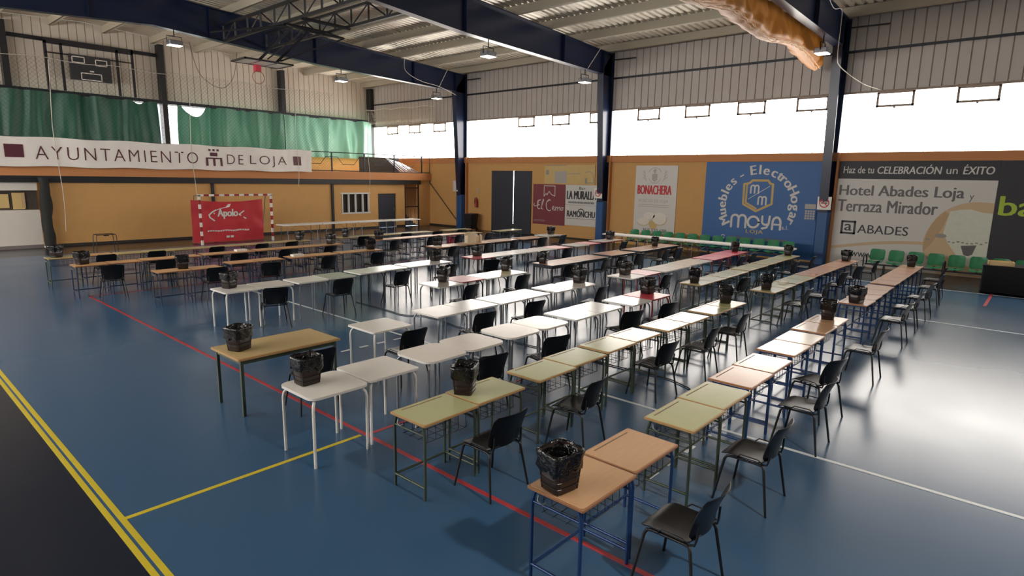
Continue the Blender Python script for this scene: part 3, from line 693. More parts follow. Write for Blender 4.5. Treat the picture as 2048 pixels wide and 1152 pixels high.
# ------------------------------------------------------------------ folding tables along the walls
def folding_proto(L=.91, D=.37):
    root = thing('folding_table', '', 'table'); h = .74
    MB().rbox(-L, -D, h-.045, L, D, h, .02).build('tabletop', 'table_white', root)
    for sx in (-1, 1):
        x = sx*(L-.2); l = MB()
        l.tube([(x, -D+.1, h-.05), (x, -D+.08, .02), (x, -D+.05, .012), (x, D-.05, .012), (x, D-.08, .02), (x, D-.1, h-.05)], .014, 8); l.build('leg', 'grey_metal', root)
        MB().tube([(x, 0, .3), (sx*.1, 0, h-.06)], .009, 6).build('brace', 'grey_metal', root)
    return root
fp = folding_proto()
spots = [(13.65, 24.9, 0, 'white folding table by the back wall, nearest the goal'), (15.5, 24.85, 0, 'white folding table by the back wall, second from the goal'), (17.35, 24.78, 0, 'white folding table by the back wall, third from the goal'), (19.2, 24.7, 0, 'white folding table by the back wall, in front of the grey door')]
for k in range(4): spots.append((21.15, 12.75-1.84*k, PI/2, 'white folding table by the green seats, %s from the dark double door' % ORD[k]))
for k, (x, y, a, lab) in enumerate(spots):
    g = 'folding tables by the back wall' if k < 4 else 'folding tables by the window wall'
    if k == 0: fp.location = (x, y, 0); fp.rotation_euler = (0, 0, a); fp['label'] = lab; fp['group'] = g
    else: dup(fp, (x, y, 0), a, lab, g)
# ------------------------------------------------------------------ green beam seats
def seat_proto():
    root = thing('beam_chair', '', 'chair')
    def s1(u, v):
        u = 2*u-1; e = max(0, abs(2*v-1)-.7)/.3
        return (.21*u*(1-.2*e*e), .2-.4*v, .44-.02*(1-u*u)-.02*max(0, (.2-v)/.2)**2)
    def s2(u, v):
        u = 2*u-1; e = max(0, abs(2*v-1)-.65)/.35
        return (.215*u*(1-.22*e*e), -.2-.1*v+.04*u*u, .46+.36*v)
    MB().sheet(s1, 8, 8, .008).build('seat', 'green_seat', root); MB().sheet(s2, 8, 8, .008).build('backrest', 'green_seat', root)
    MB().box(-.03, -.2, .36, .03, .12, .43).build('bracket', 'black_steel', root)
    return root
sp = None
seat_runs = [(22.45, [4.15-.53*k for k in range(9)], 'beneath the hotel banner'), (22.7, [13.4-.53*k for k in range(13)], 'behind the white folding tables')]
for x, ys, where in seat_runs:
    beam = thing('seat_beam', 'black steel beam carrying the green seats %s' % where, 'bench frame', (x, 0, 0))
    MB().box(-.03, ys[-1]-.3, .31, .03, ys[0]+.3, .36).build('beam', 'black_steel', beam)
    for k in range(0, len(ys), 3):
        y = ys[k]-.26
        MB().box(-.025, y-.03, 0, .025, y+.03, .31).box(-.28, y-.03, 0, .28, y+.03, .04).build('leg', 'black_steel', beam)
    a = MB()
    for y in (ys[0]+.28, ys[min(3, len(ys)-1)]-.26): a.tube([(.15, y, .34), (.1, y, .6), (-.05, y, .64), (-.28, y, .64), (-.33, y, .58), (-.33, y, .1)], .02, 8)
    a.build('armrest', 'black_steel', beam)
    for k, y in enumerate(ys):
        lab = 'green plastic chair %s, %s counted from the goal end' % (where, ORD[k])
        if sp is None: sp = seat_proto(); sp.location = (x, y, 0); sp.rotation_euler = (0, 0, PI/2); sp['label'] = lab; sp['group'] = 'green seats '+where
        else: dup(sp, (x, y, 0), PI/2, lab, 'green seats '+where)
# ------------------------------------------------------------------ draped table and crate
t = thing('draped_table', 'table fully draped in black cloth standing by the green seats', 'table', (21.5, .3, 0))
def drape(u, v):
    a = 2*PI*u; c, s = math.cos(a), math.sin(a); q = (abs(c)**12+abs(s)**12)**(-1/12)
    f = 1+.05*(1-v)*N(c*4, s*4, 1)
    return (c*q*.45*f, s*q*1.0*f, .02+.74*v)
MB().sheet(drape, 96, 6).box(-.45, -1.0, .755, .45, 1.0, .765).build('cloth', 'black_cloth', t)
t = thing('wooden_crate', 'shallow pale wooden crate on the black draped table', 'crate', (21.3, .92, .766), math.radians(8))
for a in ((-.2, -.28, .2, -.26), (-.2, .26, .2, .28), (-.2, -.28, -.18, .28), (.18, -.28, .2, .28)): MB().box(a[0], a[1], 0, a[2], a[3], .11).build('crate_side', 'pine', t)
MB().box(-.2, -.28, 0, .2, .28, .012).build('crate_bottom', 'pine', t)
t = thing('metal_frame', 'bare dark metal desk frame standing by the ochre wall', 'frame', (6.2, 24.8, 0))
for sx in (-1, 1):
    for sy in (-1, 1): MB().tube([(sx*.33, sy*.2, 0), (sx*.3, sy*.2, .66), (sx*.27, sy*.2, .70)], .012, 8).build('leg', 'dark_metal', t)
f = MB()
for sy in (-1, 1): f.tube([(-.28, sy*.2, .70), (.28, sy*.2, .70)], .012, 8)
f.tube([(-.28, -.2, .7), (-.28, .2, .7)], .012, 8).tube([(.28, -.2, .7), (.28, .2, .7)], .012, 8).box(-.08, -.2, .66, .08, -.18, .69); f.build('top_frame', 'dark_metal', t)
o = MB().rbox(-.25, -.2, 0, .25, .2, .35, .02).build('red_crate', 'top_red'); o.location = (18.0, 18.6+.9, .0); tag(o, 'red plastic crate on the floor behind the back row', 'crate')
# wheeled bin by the far column
t = thing('wheeled_bin', 'dark wheeled rubbish bin standing between column and dark door', 'bin', (23.5, 24.1, 0))
w = MB(); w.add([(-.22, -.22, .08), (.22, -.22, .08), (.22, .22, .08), (-.22, .22, .08), (-.28, -.28, .85), (.28, -.28, .85), (.28, .28, .85), (-.28, .28, .85)], [(0, 3, 2, 1), (4, 5, 6, 7), (0, 1, 5, 4), (1, 2, 6, 5), (2, 3, 7, 6), (3, 0, 4, 7)]); w.build('body', 'black_steel', t)
MB().rbox(-.3, -.3, .85, .3, .3, .93, .04).build('lid', 'black_steel', t)
for sy in (-1, 1): MB().cyl((.2, sy*.24-.02, .09), (.2, sy*.24+.02, .09), .09).build('wheel', 'chair_leg', t)
t = thing('fire_extinguisher', 'red fire extinguisher on the ochre wall beside the far column', 'fire extinguisher', (XW-.11, 24.3, 1.25))
MB().tube([(0, 0, 0), (0, 0, .42), (0, 0, .50)], [.085, .085, .03], 14).build('cylinder', 'ext_red', t); MB().tube([(0, 0, .5), (0, 0, .55)], .025, 8).tube([(0, 0, .54), (-.08, .05, .52), (-.1, .06, .2)], .012, 6).build('valve_hose', 'black_steel', t)
o = MB().box(XW-.012, 24.15, 2.0, XW-.002, 24.4, 2.3).build('safety_notice', 'sand'); tag(o, 'small notice plate above the fire extinguisher on the ochre wall', 'sign')
# ------------------------------------------------------------------ goal with red banner
t = thing('handball_goal', 'red and white striped handball goal before the ochre wall', 'goal', (11.3, 25.7, 0))
def striped(a, b, n, name):
    m = MB(); a, b = Vector(a), Vector(b)
    for k in range(n):
        p, q = a+(b-a)*k/n, a+(b-a)*(k+1)/n; d = .04
        lo = [min(p[i], q[i])-(d if abs(p[i]-q[i]) < 1e-6 else 0) for i in range(3)]; hi = [max(p[i], q[i])+(d if abs(p[i]-q[i]) < 1e-6 else 0) for i in range(3)]
        m.box(*lo, *hi, mi=(k+1) % 2)
    return m.build(name, ['goal_red', 'goal_white'], t)
striped((-1.5, 0, 2.0), (-1.5, 0, 0), 11, 'post'); striped((1.5, 0, 2.0), (1.5, 0, 0), 11, 'post'); striped((-1.54, 0, 2.0), (1.54, 0, 2.0), 15, 'crossbar')
f = MB()
for sx in (-1, 1): f.tube([(sx*1.5, 0, 2.0), (sx*1.5, .5, 1.98), (sx*1.5, 1.0, .03), (sx*1.5, 0, .03)], .016, 6)
f.tube([(-1.5, 1.0, .03), (1.5, 1.0, .03)], .016, 6); f.build('rear_frame', 'grey_metal', t)
t = thing('goal_cloth', 'red advertising cloth hung inside the striped goal', 'banner', (9.66, 26.35, 0))
def rc(x, z): return -.10+.09*math.sin(x*2.1)*(.4+.3*z)+.06*N(x*2.3, z*2.1, 3)
MB().sheet(lambda u, v: (3.0*u, rc(3*u, 1.8*v), .02+(1.78-.10*math.sin(PI*u))*v), 40, 20, .006).build('cloth', 'cloth_red', t)
def drape_build(q, fn, off, name, m, t):
    q.v = [(x, fn(x, z)-off+y, z) for x, y, z in q.v]; return q.build(name, m, t)
q = MB(); text(q, 'Apolo', 1.06, .98, 1.88, 1.40, 0, bold=.04); drape_build(q, rc, .012, 'lettering', 'goal_white', t)
q = MB(); q.stroke([(1.0, 1.36), (.86, 1.28), (.72, 1.16), (.74, 1.06), (.92, .92)], .055); q.stroke([(.86, 1.29), (1.1, 1.39), (1.35, 1.46)], .03, -.002); q.disc((.93, 1.22), .03, .03); drape_build(q, rc, .012, 'fish_head_mark', 'goal_white', t)
q = MB(); q.poly([(1.36, 1.44), (1.5, 1.60), (1.62, 1.62), (1.54, 1.48)]); drape_build(q, rc, .012, 'leaf_mark', 'goal_white', t)
q = MB(); q.stroke([(2.12, 1.3), (1.92, 1.16), (2.2, .98)], .05); drape_build(q, rc, .012, 'fish_tail_mark', 'goal_white', t)
q = MB()
for x in (1.35, 1.52): q.rect(x, .18, x+.13, .27)
for k in range(26): q.rect(.62+.066*k, .46+.012*math.sin(k*.7), .62+.066*k+.045, .52+.012*math.sin(k*.7))
drape_build(q, rc, .012, 'small_print', 'goal_white', t)
# ------------------------------------------------------------------ gallery railing, banner, stored trestles
t = thing('gallery_railing', 'dark steel railing with angled braces along the gallery edge', 'railing', (0, YB-.08, 3.08))
r = MB()
for z in (.04, .98): r.tube([(XL, 0, z), (24.1, 0, z)], .022, 6)
r.build('rail', 'dark_metal', t)
xs = [-6.5+2.0*k for k in range(16)]
for x in xs:
    if x > 24: break
    MB().box(x-.03, -.03, 0, x+.03, .03, 1.0).build('post', 'dark_metal', t)
b = MB()
for x in xs[:-1]:
    b.tube([(x+.02, 0, .75), (x+.35, 0, .75), (x+.65, 0, .38), (x+1.35, 0, .38), (x+1.65, 0, .75), (x+1.98, 0, .75)], .016, 6)
b.build('brace', 'dark_metal', t)
MB().tube([(24.1, 0, .98), (24.12, 0, -.55), (24.13, -2.3, -2.6)], .02, 6).build('stair_handrail', 'dark_metal', t)
t = thing('town_hall_banner', 'long white banner with maroon lettering hung on the gallery railing', 'banner', (0, 28.1, 0))
def bz(x, z): return -.08+.04*math.sin(x*1.9+z)+.05*N(x*1.3, z*.8, 2)+.02*N(x*5, z*2, 5)
MB().sheet(lambda u, v: (XL+(16.18-XL)*u, bz(XL+(16.18-XL)*u, 3.02+1.04*v), 3.02+1.05*v+(.02*math.sin(u*60))), 240, 10, .004).build('cloth', 'banner_white', t)
for x0, x1, y0, y1 in ((4.22, 4.77, 3.33, 3.79), (15.2, 15.62, 3.33, 3.76)): drape_build(MB().rect(x0, y0, x1, y1), bz, .012, 'maroon_square', 'maroon', t)
for body, a in (('AYUNTAMIENTO', (5.1, 3.28, 10.75, 3.76)), ('DE', (12.02, 3.30, 12.75, 3.72)), ('LOJA', (13.05, 3.2, 14.85, 3.73))):
    q = MB(); text(q, body, *a, 0, bold=-.012, track=1.25); drape_build(q, bz, .012, 'lettering', 'maroon', t)
q = MB(); q.rect(11.28, 3.62, 11.6, 3.78)
for x in (11.22, 11.4, 11.58): q.rect(x, 3.84, x+.1, 3.93)
q.rect(11.08, 3.50, 11.8, 3.56)
for x in (11.08, 11.39, 11.7): q.rect(x, 3.2, x+.1, 3.5)
drape_build(q, bz, .012, 'tower_emblem', 'maroon', t)
q = MB(); q.stroke([(15.28, 3.4), (15.55, 3.68)], .03); q.stroke([(15.3, 3.68), (15.42, 3.55)], .03, -.002); q.stroke([(4.35, 3.45), (4.6, 3.65)], .02); drape_build(q, bz, .016, 'emblem_mark', 'sign_maroon', t)
t = thing('mesh_divider', 'dark mesh panel leaning behind the gallery railing', 'panel', (21.0, 29.0, 3.08))
m = MB(); m.box(-1.35, 0, .0, 1.35, .04, .85).build('panel', 'curtain_room', t)
for k in range(7):
    x = 21.2+.22*k
    o = MB().bar((0, 0, .82-.04*k), (1.1+.05*k, .0, .03), .05).build('stored_bar', 'chrome' if k % 2 else 'grey_metal'); o.location = (x-.2, 28.5+.06*k, 3.08)
    tag(o, 'pale metal bar of the stack leaning behind the gallery railing, %s from its banner end' % ORD[k], 'bar', 'metal bars stacked on the gallery')
# ------------------------------------------------------------------ curtains, nets, scoreboard
def curtain(name, x0, x1, m, label, sag, zb=4.05):
    def fn(u, v):
        x = x0+(x1-x0)*u; top = 6.28
        for c, wd, dp in sag: top -= dp*max(0, 1-((x-c)/wd)**2)
        z = zb+(top-zb)*v; fold = .30*N(x*1.5, z*.18, 1)+.10*math.sin(x*4.2+3*N(x*.7, z*.3))*(.5+.5*v)-.12*abs(math.sin(x*1.3+.6*N(x*.3, z*.5)))**.5+.11*math.sin(x*10+4*N(x*.8, z*.35, 4))*(.2+1.2*abs(N(x*.9, 2)))
        return (x, YU-.62+fold, z)
    o = MB().sheet(fn, int((x1-x0)*16), 12, .0).build(name, m); return tag(o, label, 'curtain')
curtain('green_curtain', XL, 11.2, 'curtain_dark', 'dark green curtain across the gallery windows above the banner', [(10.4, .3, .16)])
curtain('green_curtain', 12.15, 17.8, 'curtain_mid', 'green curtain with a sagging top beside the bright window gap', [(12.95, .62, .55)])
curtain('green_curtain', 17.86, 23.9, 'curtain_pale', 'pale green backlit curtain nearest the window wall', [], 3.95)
t = thing('protective_net', 'black diamond-mesh protective net hanging before the gallery', 'net', (0, YB+.22, 0))
q = MB(); z0, z1, x0, x1 = 3.1, 7.05, 3.0, 18.0; hN = z1-z0; st = .16
k = x0-hN
while k < x1:
    for sgn in (1, -1):
        pts = []
        for i in range(10):
            z = z0+hN*i/9; x = k+(hN*i/9 if sgn > 0 else hN-hN*i/9)
            if x0 <= x <= x1: pts.append((x, .12*N(x*.6, z*.5), z))
        if len(pts) > 1: q.tube(pts, .003, 3, cap=False)
    k += st
q.build('mesh', 'net_black', t)
MB().tube([(x0+(x1-x0)*i/30, .12*N((x0+.5*i)*.6, 3.5), z1-.2*abs(math.sin(i*.6))*.6) for i in range(31)], .012, 5).build('top_rope', 'cable_white', t)
def bunch(u, v):
    a = 2*PI*u; return (5.25+.16*math.cos(a)*(1+.5*N(math.cos(a)*2, math.sin(a)*2, v*4)), .15*math.sin(a), .02+2.6*v)
o = MB().sheet(bunch, 20, 16).build('gathered_net', 'net_black'); o.location = (0, YB-.32, 0); tag(o, 'dark net gathered into a bunch between white wall and ochre wall', 'net')
for k, (x, zt, zb) in enumerate(((5.75, 6.85, .6), (10.55, 6.5, .3), (15.4, 6.6, 2.3), (19.55, 6.2, 2.0))):
    o = MB().tube([(x+.05*math.sin(i), YB-.42, zb+(zt-zb)*i/8) for i in range(9)], .012, 5).build('thin_rope', 'cable_white'); tag(o, 'thin pale rope hanging before the gallery, %s from the left-hand white wall' % ORD[k], 'cord', 'cords hanging before the gallery')
t = thing('corner_net', 'pale net hanging in folds above the corner window', 'net', (XW-.5, 0, 0))
q = MB()
def cz(y): return 7.0+.07*abs(math.sin(y*1.6))-.12*(34-y)/7
k = 27.4
while k < 34.2: q.tube([(.05*math.sin(k*9+z), k+.1*math.sin(z*3), cz(k)-(cz(k)-6.1)*i/5) for i, z in enumerate(range(6))], .006, 3, cap=False); k += .09
for i in range(1, 10): q.tube([(.05*math.sin(y*.9), 27.4+6.8*y/30, cz(27.4+6.8*y/30)-.09*i) for y in range(31)], .006, 3, cap=False)
q.build('mesh', 'purlin_beige', t); MB().tube([(0, 27.4+6.8*y/60, cz(27.4+6.8*y/60)) for y in range(61)], .02, 5).build('top_rope', 'cable_white', t)
t = thing('scoreboard', 'dark scoreboard with white outlined number boxes on the cladding', 'scoreboard', (8.6, YU-.6, 6.95))
MB().box(-.8, 0, 0, .8, .2, 1.1).build('case', 'maroon', t).data.materials[0] = M['sign_black']
def outl(x0, z0, x1, z1, w=.035):
    m = MB(); m.box(x0, -.015, z0, x1, 0, z0+w).box(x0, -.015, z1-w, x1, 0, z1).box(x0, -.015, z0, x0+w, 0, z1).box(x1-w, -.015, z0, x1, 0, z1); return m
outl(-.72, .74, -.22, 1.02).build('number_box', 'goal_white', t); outl(.18, .70, .66, .98).build('number_box', 'goal_white', t); outl(-.42, .02, .40, .34).build('number_box', 'goal_white', t)
MB().box(-.06, -.015, .40, .1, 0, .45).build('colon_lamp', 'goal_white', t)
w = MB(); y = YU-.5
for x, a, b in ((6.98, 6.42, 8.5), (7.55, 6.42, 8.45), (9.72, 6.42, 8.5), (10.36, 6.42, 8.6)): w.box(x-.05, y, a, x+.05, y+.08, b)
w.box(6.93, y, 8.38, 10.4, y+.08, 8.62).box(6.98, y, 7.98, 10.36, y+.06, 8.03)
struct(w.build('trim_scoreboard_frame', 'black_steel'))
# ------------------------------------------------------------------ signs on the window wall (x runs towards the camera side, z up)
def sign(name, label, ytop, w, z0, h, m, cat='sign', depth=.03, x=XW-.005):
    t = thing(name, label, cat, (x-depth, ytop, z0), -PI/2)
    MB().box(0, 0, 0, w, depth, h).build('panel', m, t); return t
t = sign('map_poster', 'faded yellow map poster above the maroon and white signs', 19.48, 3.05, 2.66, .92, 'faded', 'poster')
q = MB(); q.rect(.65, .05, 1.4, .62, -.004); q.build('faded_picture', 'ink_pale', t)
q = MB(); q.rect(.1, .45, .28, .68, -.004); q.rect(2.5, .05, 2.62, .3, -.004); q.rect(2.55, .06, 3.0, .1, -.004); q.stroke([(2.5, .55), (2.75, .62), (2.95, .5), (3.0, .1)], .03, -.004); q.stroke([(0, .9), (1.35, .9)], .03, -.004); q.stroke([(1.5, .5), (2.2, .5)], .03, -.004); q.build('faded_drawing', 'sign_grey', t)
t = sign('winery_sign', 'maroon square sign with white script and mountain outline', 20.2, 2.05, .60, 2.03, 'sign_maroon')
q = MB(); q.stroke([(.72, 1.45), (.72, 1.95), (1.42, 1.95), (1.42, 1.45)], .035, -.004)
q.stroke([(.72, 1.42), (.85, 1.56), (.92, 1.5), (1.05, 1.68), (1.2, 1.52), (1.42, 1.45)], .035, -.004)
q.stroke(arc(.42, 1.10, .12, 60, 280, 10)+arc(.42, .88, .11, 90, 300, 8), .04, -.004)          # E
q.stroke([(.1, 1.05), (.05, .98), (.12, .90), (.3, .95), (.4, 1.2), (.52, 1.25)], .035, -.004)
q.stroke([(.55, .78), (.62, 1.0), (.72, 1.22), (.68, 1.28), (.6, 1.1), (.58, .82), (.66, .76)], .035, -.004)     # l
q.stroke(arc(1.08, .98, .2, 70, 300, 14, .27), .045, -.004)                                     # C
q.stroke([(1.15, 1.22), (1.05, 1.28), (1.0, 1.18)], .035, -.004)
q.stroke([(1.28, .82), (1.4, .86), (1.36, .95), (1.29, .9), (1.3, .78), (1.4, .74), (1.46, .8)], .035, -.004)   # e
q.stroke([(1.48, .92), (1.5, .74)], .035, -.004); q.stroke([(1.5, .85), (1.6, .92), (1.63, .74)], .035, -.004); q.stroke([(1.65, .85), (1.74, .92), (1.77, .76)], .035, -.004)
q.stroke(arc(1.88, .83, .07, 0, 360, 10), .035, -.004); q.stroke([(1.93, .9), (2.0, .9)], .03, -.004)
q.build('lettering', 'sign_white', t)
q = MB()
for z in (.16, .21): q.stroke([(.08, z), (.8, z)], .018, -.004)
q.build('small_print', 'sign_grey', t)
t = sign('restaurant_sign', 'white cloth sign with two black restaurant names', 18.12, 2.02, .66, 1.97, 'sign_white')
word(t, 'lettering', 'ink', 'LA MURALLA', .08, 1.28, 1.84, 1.68, bold=.05, shear=.05); word(t, 'lettering', 'ink', 'Bar', .82, 1.74, 1.18, 1.88, bold=.01); word(t, 'lettering', 'ink', 'RAMONCHU', .12, .42, 1.80, .72, bold=.05)
q = MB()
q.stroke(arc(.97, .62, .2, 20, 160, 12, .2), .045, -.004); q.stroke([(.12, .34), (1.8, .34)], .015, -.004); q.build('arch_mark', 'ink', t)
q = MB()
for k in range(22): q.rect(.2+.07*k, 1.08, .2+.07*k+.05, 1.17, -.004)
q.rect(0, .99, 2.02, 1.0, -.004); q.build('small_print', 'ink_grey', t)
t = sign('bakery_poster', 'tall white poster with red BONACHERA lettering and pastries', 14.22, 2.03, .58, 2.97, 'sign_white', 'poster')
q = MB(); text(q, 'BONACHERA', .12, 1.72, 1.80, 2.12, bold=.05); q.build('red_lettering', 'red_ink', t)
q = MB(); text(q, 'ROSCOS DE LOJA', .22, 1.34, 1.66, 1.5)
q.stroke(arc(.95, 2.58, .32, 20, 160, 12, .3), .03, -.004); q.stroke(arc(.95, 2.52, .3, 200, 340, 12, .3), .025, -.004)
q.poly([(.82, 2.62), (1.08, 2.62), (1.08, 2.36), (.95, 2.26), (.82, 2.36)], -.004); q.disc((.95, 2.74), .08, .1, 12, -.004)
for s in (-1, 1):
    q.stroke([(.95+s*.4, 2.3), (.95+s*.5, 2.5), (.95+s*.52, 2.78)], .025, -.004)
    for z in (2.38, 2.5, 2.62): q.stroke([(.95+s*.46, z), (.95+s*.6, z+.1)], .025, -.004)
q.stroke([(.62, 2.2), (1.3, 2.2)], .012, -.004)
for z in (1.26, 1.18): q.stroke([(.2, z), (1.7, z)], .02, -.004)
q.build('grey_print', 'ink_pale', t)
q = MB()
for cx, cz, a, b in ((.5, .52, .3, .16), (.78, .78, .28, .16), (1.3, .68, .34, .26)): q.disc((cx, cz), a, b, 24, -.003)
q.build('pastry_picture', 'card_white', t)
q = MB(); q.stroke(arc(.5, .5, .3, 180, 360, 12, .17), .03, -.005); q.stroke(arc(1.3, .66, .34, 250, 380, 12, .27), .03, -.005); q.poly([(.78, .5), (.9, .6), (1.2, .4), (1.15, .2), (.85, .22)], -.005); q.build('pastry_shade_print', 'faded', t)
q = MB(); text(q, '958 320 688', .5, .06, 1.66, .22, bold=.01); q.build('phone_number', 'ink_grey', t)
# furniture shop mural
t = sign('furniture_sign', 'large blue wall sign with white lettering in a ring', 10.93, 4.5, .05, 3.65, 'moya_blue')
WY = -.004
for body, a0, a1 in (('Muebles', 216, 131), ('-', 124, 117), ('ElectroHogar', 108, -28)):
    q = MB(); arc_text(q, body, 2.2, 1.97, 1.26, 1.20, a0, a1, .52, bold=.035); q.build('lettering', 'sign_white', t)
q = MB()
def mo(x, z, w, h, sw):    # rounded m
    q.stroke([(x, z), (x, z+h*.7)]+arc(x+w*.25, z+h*.7, w*.25, 180, 0, 8)+[(x+w*.5, z)], sw, WY); q.stroke(arc(x+w*.75, z+h*.7, w*.25, 180, 0, 8)+[(x+w, z)], sw, WY-.002)
mo(1.22, 1.08, .58, .48, .085)
q.stroke(arc(2.10, 1.31, .215, 0, 360, 20), .085, WY)
q.stroke([(2.44, 1.55), (2.44, 1.38)]+arc(2.57, 1.36, .13, 180, 300, 6), .08, WY); q.stroke([(2.72, 1.56), (2.70, 1.28), (2.62, 1.12), (2.46, 1.08)], .08, WY-.002)
q.stroke([(2.84, 1.08), (2.84, 1.32)]+arc(2.99, 1.32, .15, 180, 0, 10, .22)+[(3.14, 1.08)], .085, WY); q.stroke([(2.84, 1.26), (3.14, 1.26)], .07, WY-.002)
q.build('large_lettering', 'sign_white', t)
word(t, 'lettering', 'sign_white', 's.l.', 3.2, 1.09, 3.44, 1.24)
q = MB(); mo(1.90, 2.44, .3, .32, .06); mo(2.22, 2.01, .3, .32, .06); q.build('monogram', 'sign_white', t)
q = MB(); q.stroke([(1.82, 2.2), (2.62, 2.72)], .02, WY)
q.stroke(arc(.92, .66, .07, 20, 160, 6), .03, WY); q.rect(.86, .56, .98, .63, WY); q.build('white_marks', 'sign_white', t)
q = MB(); sh = [(1.62, 2.78), (1.82, 2.82), (1.95, 2.93), (2.54, 2.93), (2.62, 2.82), (2.73, 2.79), (2.74, 2.04), (2.16, 1.74), (1.64, 2.0)]
q.stroke(sh, .085, WY, closed=True); q.stroke([(1.74, 2.74), (1.74, 2.06), (2.16, 1.84)], .07, WY-.002); q.build('gold_emblem', 'moya_gold', t)
word(t, 'lettering', 'moya_gold', 'LOJA', 1.84, .82, 2.51, 1.01, track=1.2, bold=.03)
q = MB()
for k in range(9): q.rect(1.14+.118*k, .60, 1.23+.118*k, .70, WY)
for k in range(9): q.rect(2.43+.115*k, .60, 2.52+.115*k, .70, WY)
q.build('phone_digits', 'ink_grey', t)
# hotel banner
t = sign('hotel_banner', 'large white hotel banner with black heading band and bouquet', 5.97, 4.54, .02, 3.70, 'sign_white', 'banner')
q = MB(); q.rect(0, 3.07, 4.54, 3.70, -.003)
q.build('heading_band', 'sign_black', t)
q = MB(); 
for a in (('Haz de tu', .17, 3.26, 1.12, 3.5, .01, 0), ('CELEBRACIÓN', 1.22, 3.25, 3.06, 3.56, .02, .1), ('un', 3.18, 3.26, 3.48, 3.42, .01, 0), ('ÉXITO', 3.62, 3.25, 4.42, 3.56, .02, .1)): word(t, 'lettering', 'sign_white', *a[:5], -.006, bold=a[5], shear=a[6])
for a in (('Hotel Abades Loja', .10, 2.38, 3.75, 2.85, .03), ('y', 3.88, 2.38, 4.0, 2.6, 0), ('Terraza Mirador', .10, 1.92, 3.10, 2.34, .03)): word(t, 'lettering', 'ink_grey', *a[:5], -.004, bold=a[5])
word(t, 'lettering', 'ink', 'ABADES', .82, 1.18, 2.36, 1.48, -.004, bold=.015); word(t, 'lettering', 'ink', 'www.a', .70, .33, 1.55, .50, -.004, bold=.01); word(t, 'lettering', 'ink', 'T  9', 1.06, .05, 1.5, .22, -.004)
q = MB()
for a in ((.28, 1.12, .76, 1.19), (.28, 1.53, .76, 1.60), (.28, 1.12, .35, 1.60), (.69, 1.12, .76, 1.60)): q.rect(*a, -.004)
text(q, 'a', .40, 1.24, .64, 1.48, -.004, bold=.03); q.build('square_logo', 'ink', t)
q = MB(); pts = [(.0+2.8*k/20, .60+.37*math.sin(PI*.5*k/20)) for k in range(21)]; q.stroke(pts, .1, -.004)
q.poly([(2.85, .70), (2.81, .9), (2.81, 1.09), (2.87, 1.36), (2.96, 1.6), (3.09, 1.84), (3.25, 2.04), (3.46, 2.2), (3.71, 2.32), (3.95, 2.38), (4.18, 2.39), (4.54, 2.37), (4.54, .02), (3.3, .02)], -.005); q.build('picture_ground', 'tan', t)
q = MB(); q.poly([(3.42, 1.99), (3.32, 1.6), (3.23, 1.37), (3.05, .98), (2.85, .71), (2.83, .95), (2.88, 1.3), (2.96, 1.56), (3.12, 1.86), (3.3, 2.06)], -.006); q.build('skin_tone_print', 'sand', t)
q = MB(); q.poly([(3.44, 2.07), (3.7, 2.13), (3.96, 2.16), (4.29, 2.06), (4.54, 2.05), (4.54, .6), (4.2, .3), (3.95, .4), (3.7, .75), (3.5, 1.02), (3.33, 1.37), (3.38, 1.7)], -.008); q.build('bouquet_print', 'petal', t)
q = MB(); q.poly([(3.84, .98), (4.25, 1.03), (4.17, .72), (4.06, .66), (3.95, .69)], -.010); q.build('vase_print', 'ink_grey', t)
q = MB()
for x, z, a in ((3.28, 1.26, .16), (2.93, 1.12, .07)): q.disc((x, z), a, a*.45, 10, -.010)
for k in range(9):
    x = 3.52+.12*k; z = 1.08+.09*N(k*2.7); r_ = .03+.02*abs(N(k*1.3, 5)); q.disc((x, z), r_*1.3, r_*.8, 8, -.010)
q.build('leaf_print', 'sign_grey', t)
t = sign('black_banner', 'black wall banner with lime lettering at the right-hand frame edge', 1.42, 4.5, .02, 3.70, 'sign_black', 'banner')
q = MB(); text(q, 'ba', .10, 2.0, 1.0, 2.6, -.004, bold=.03); q.build('lettering', 'lime', t)
# notices on the columns
for k, (y, z, lab) in enumerate(((15.98, 2.05, 'no smoking plate on the middle blue column'), (6.30, 1.98, 'no smoking plate on the blue column beside the hotel banner'))):
    t = thing('no_smoking_sign', lab, 'sign', (23.655, y+.12, z), -PI/2)
    MB().box(0, 0, 0, .46, .01, .46).build('plate', 'goal_white', t); q = MB(); q.stroke(arc(.23, .24, .15, 0, 360, 20), .035, -.004); q.stroke([(.12, .35), (.34, .13)], .035, -.004); q.build('prohibition_mark', 'red_ink', t)
    q = MB(); q.rect(.12, .22, .34, .26, -.003); q.build('cigarette_mark', 'ink', t)
o = MB().box(23.66, 25.35, 2.1, 23.67, 25.75, 2.7).build('notice_sheet', 'sign_white'); tag(o, 'pale paper notice on the farthest blue column', 'notice')
t = thing('notice_board', 'small pale calendar notice hanging beside the blue column', 'notice', (XW-.08, 6.98, 1.55), -PI/2)
MB().box(0, 0, 0, .42, .01, .62).build('sheet', 'moya_blue', t); q = MB(); q.rect(.02, .42, .4, .6, -.003)
for i in range(4):
    for j in range(4): q.rect(.04+.09*i, .03+.09*j, .11+.09*i, .10+.09*j, -.003)
q.build('grid_print', 'ink_pale', t)
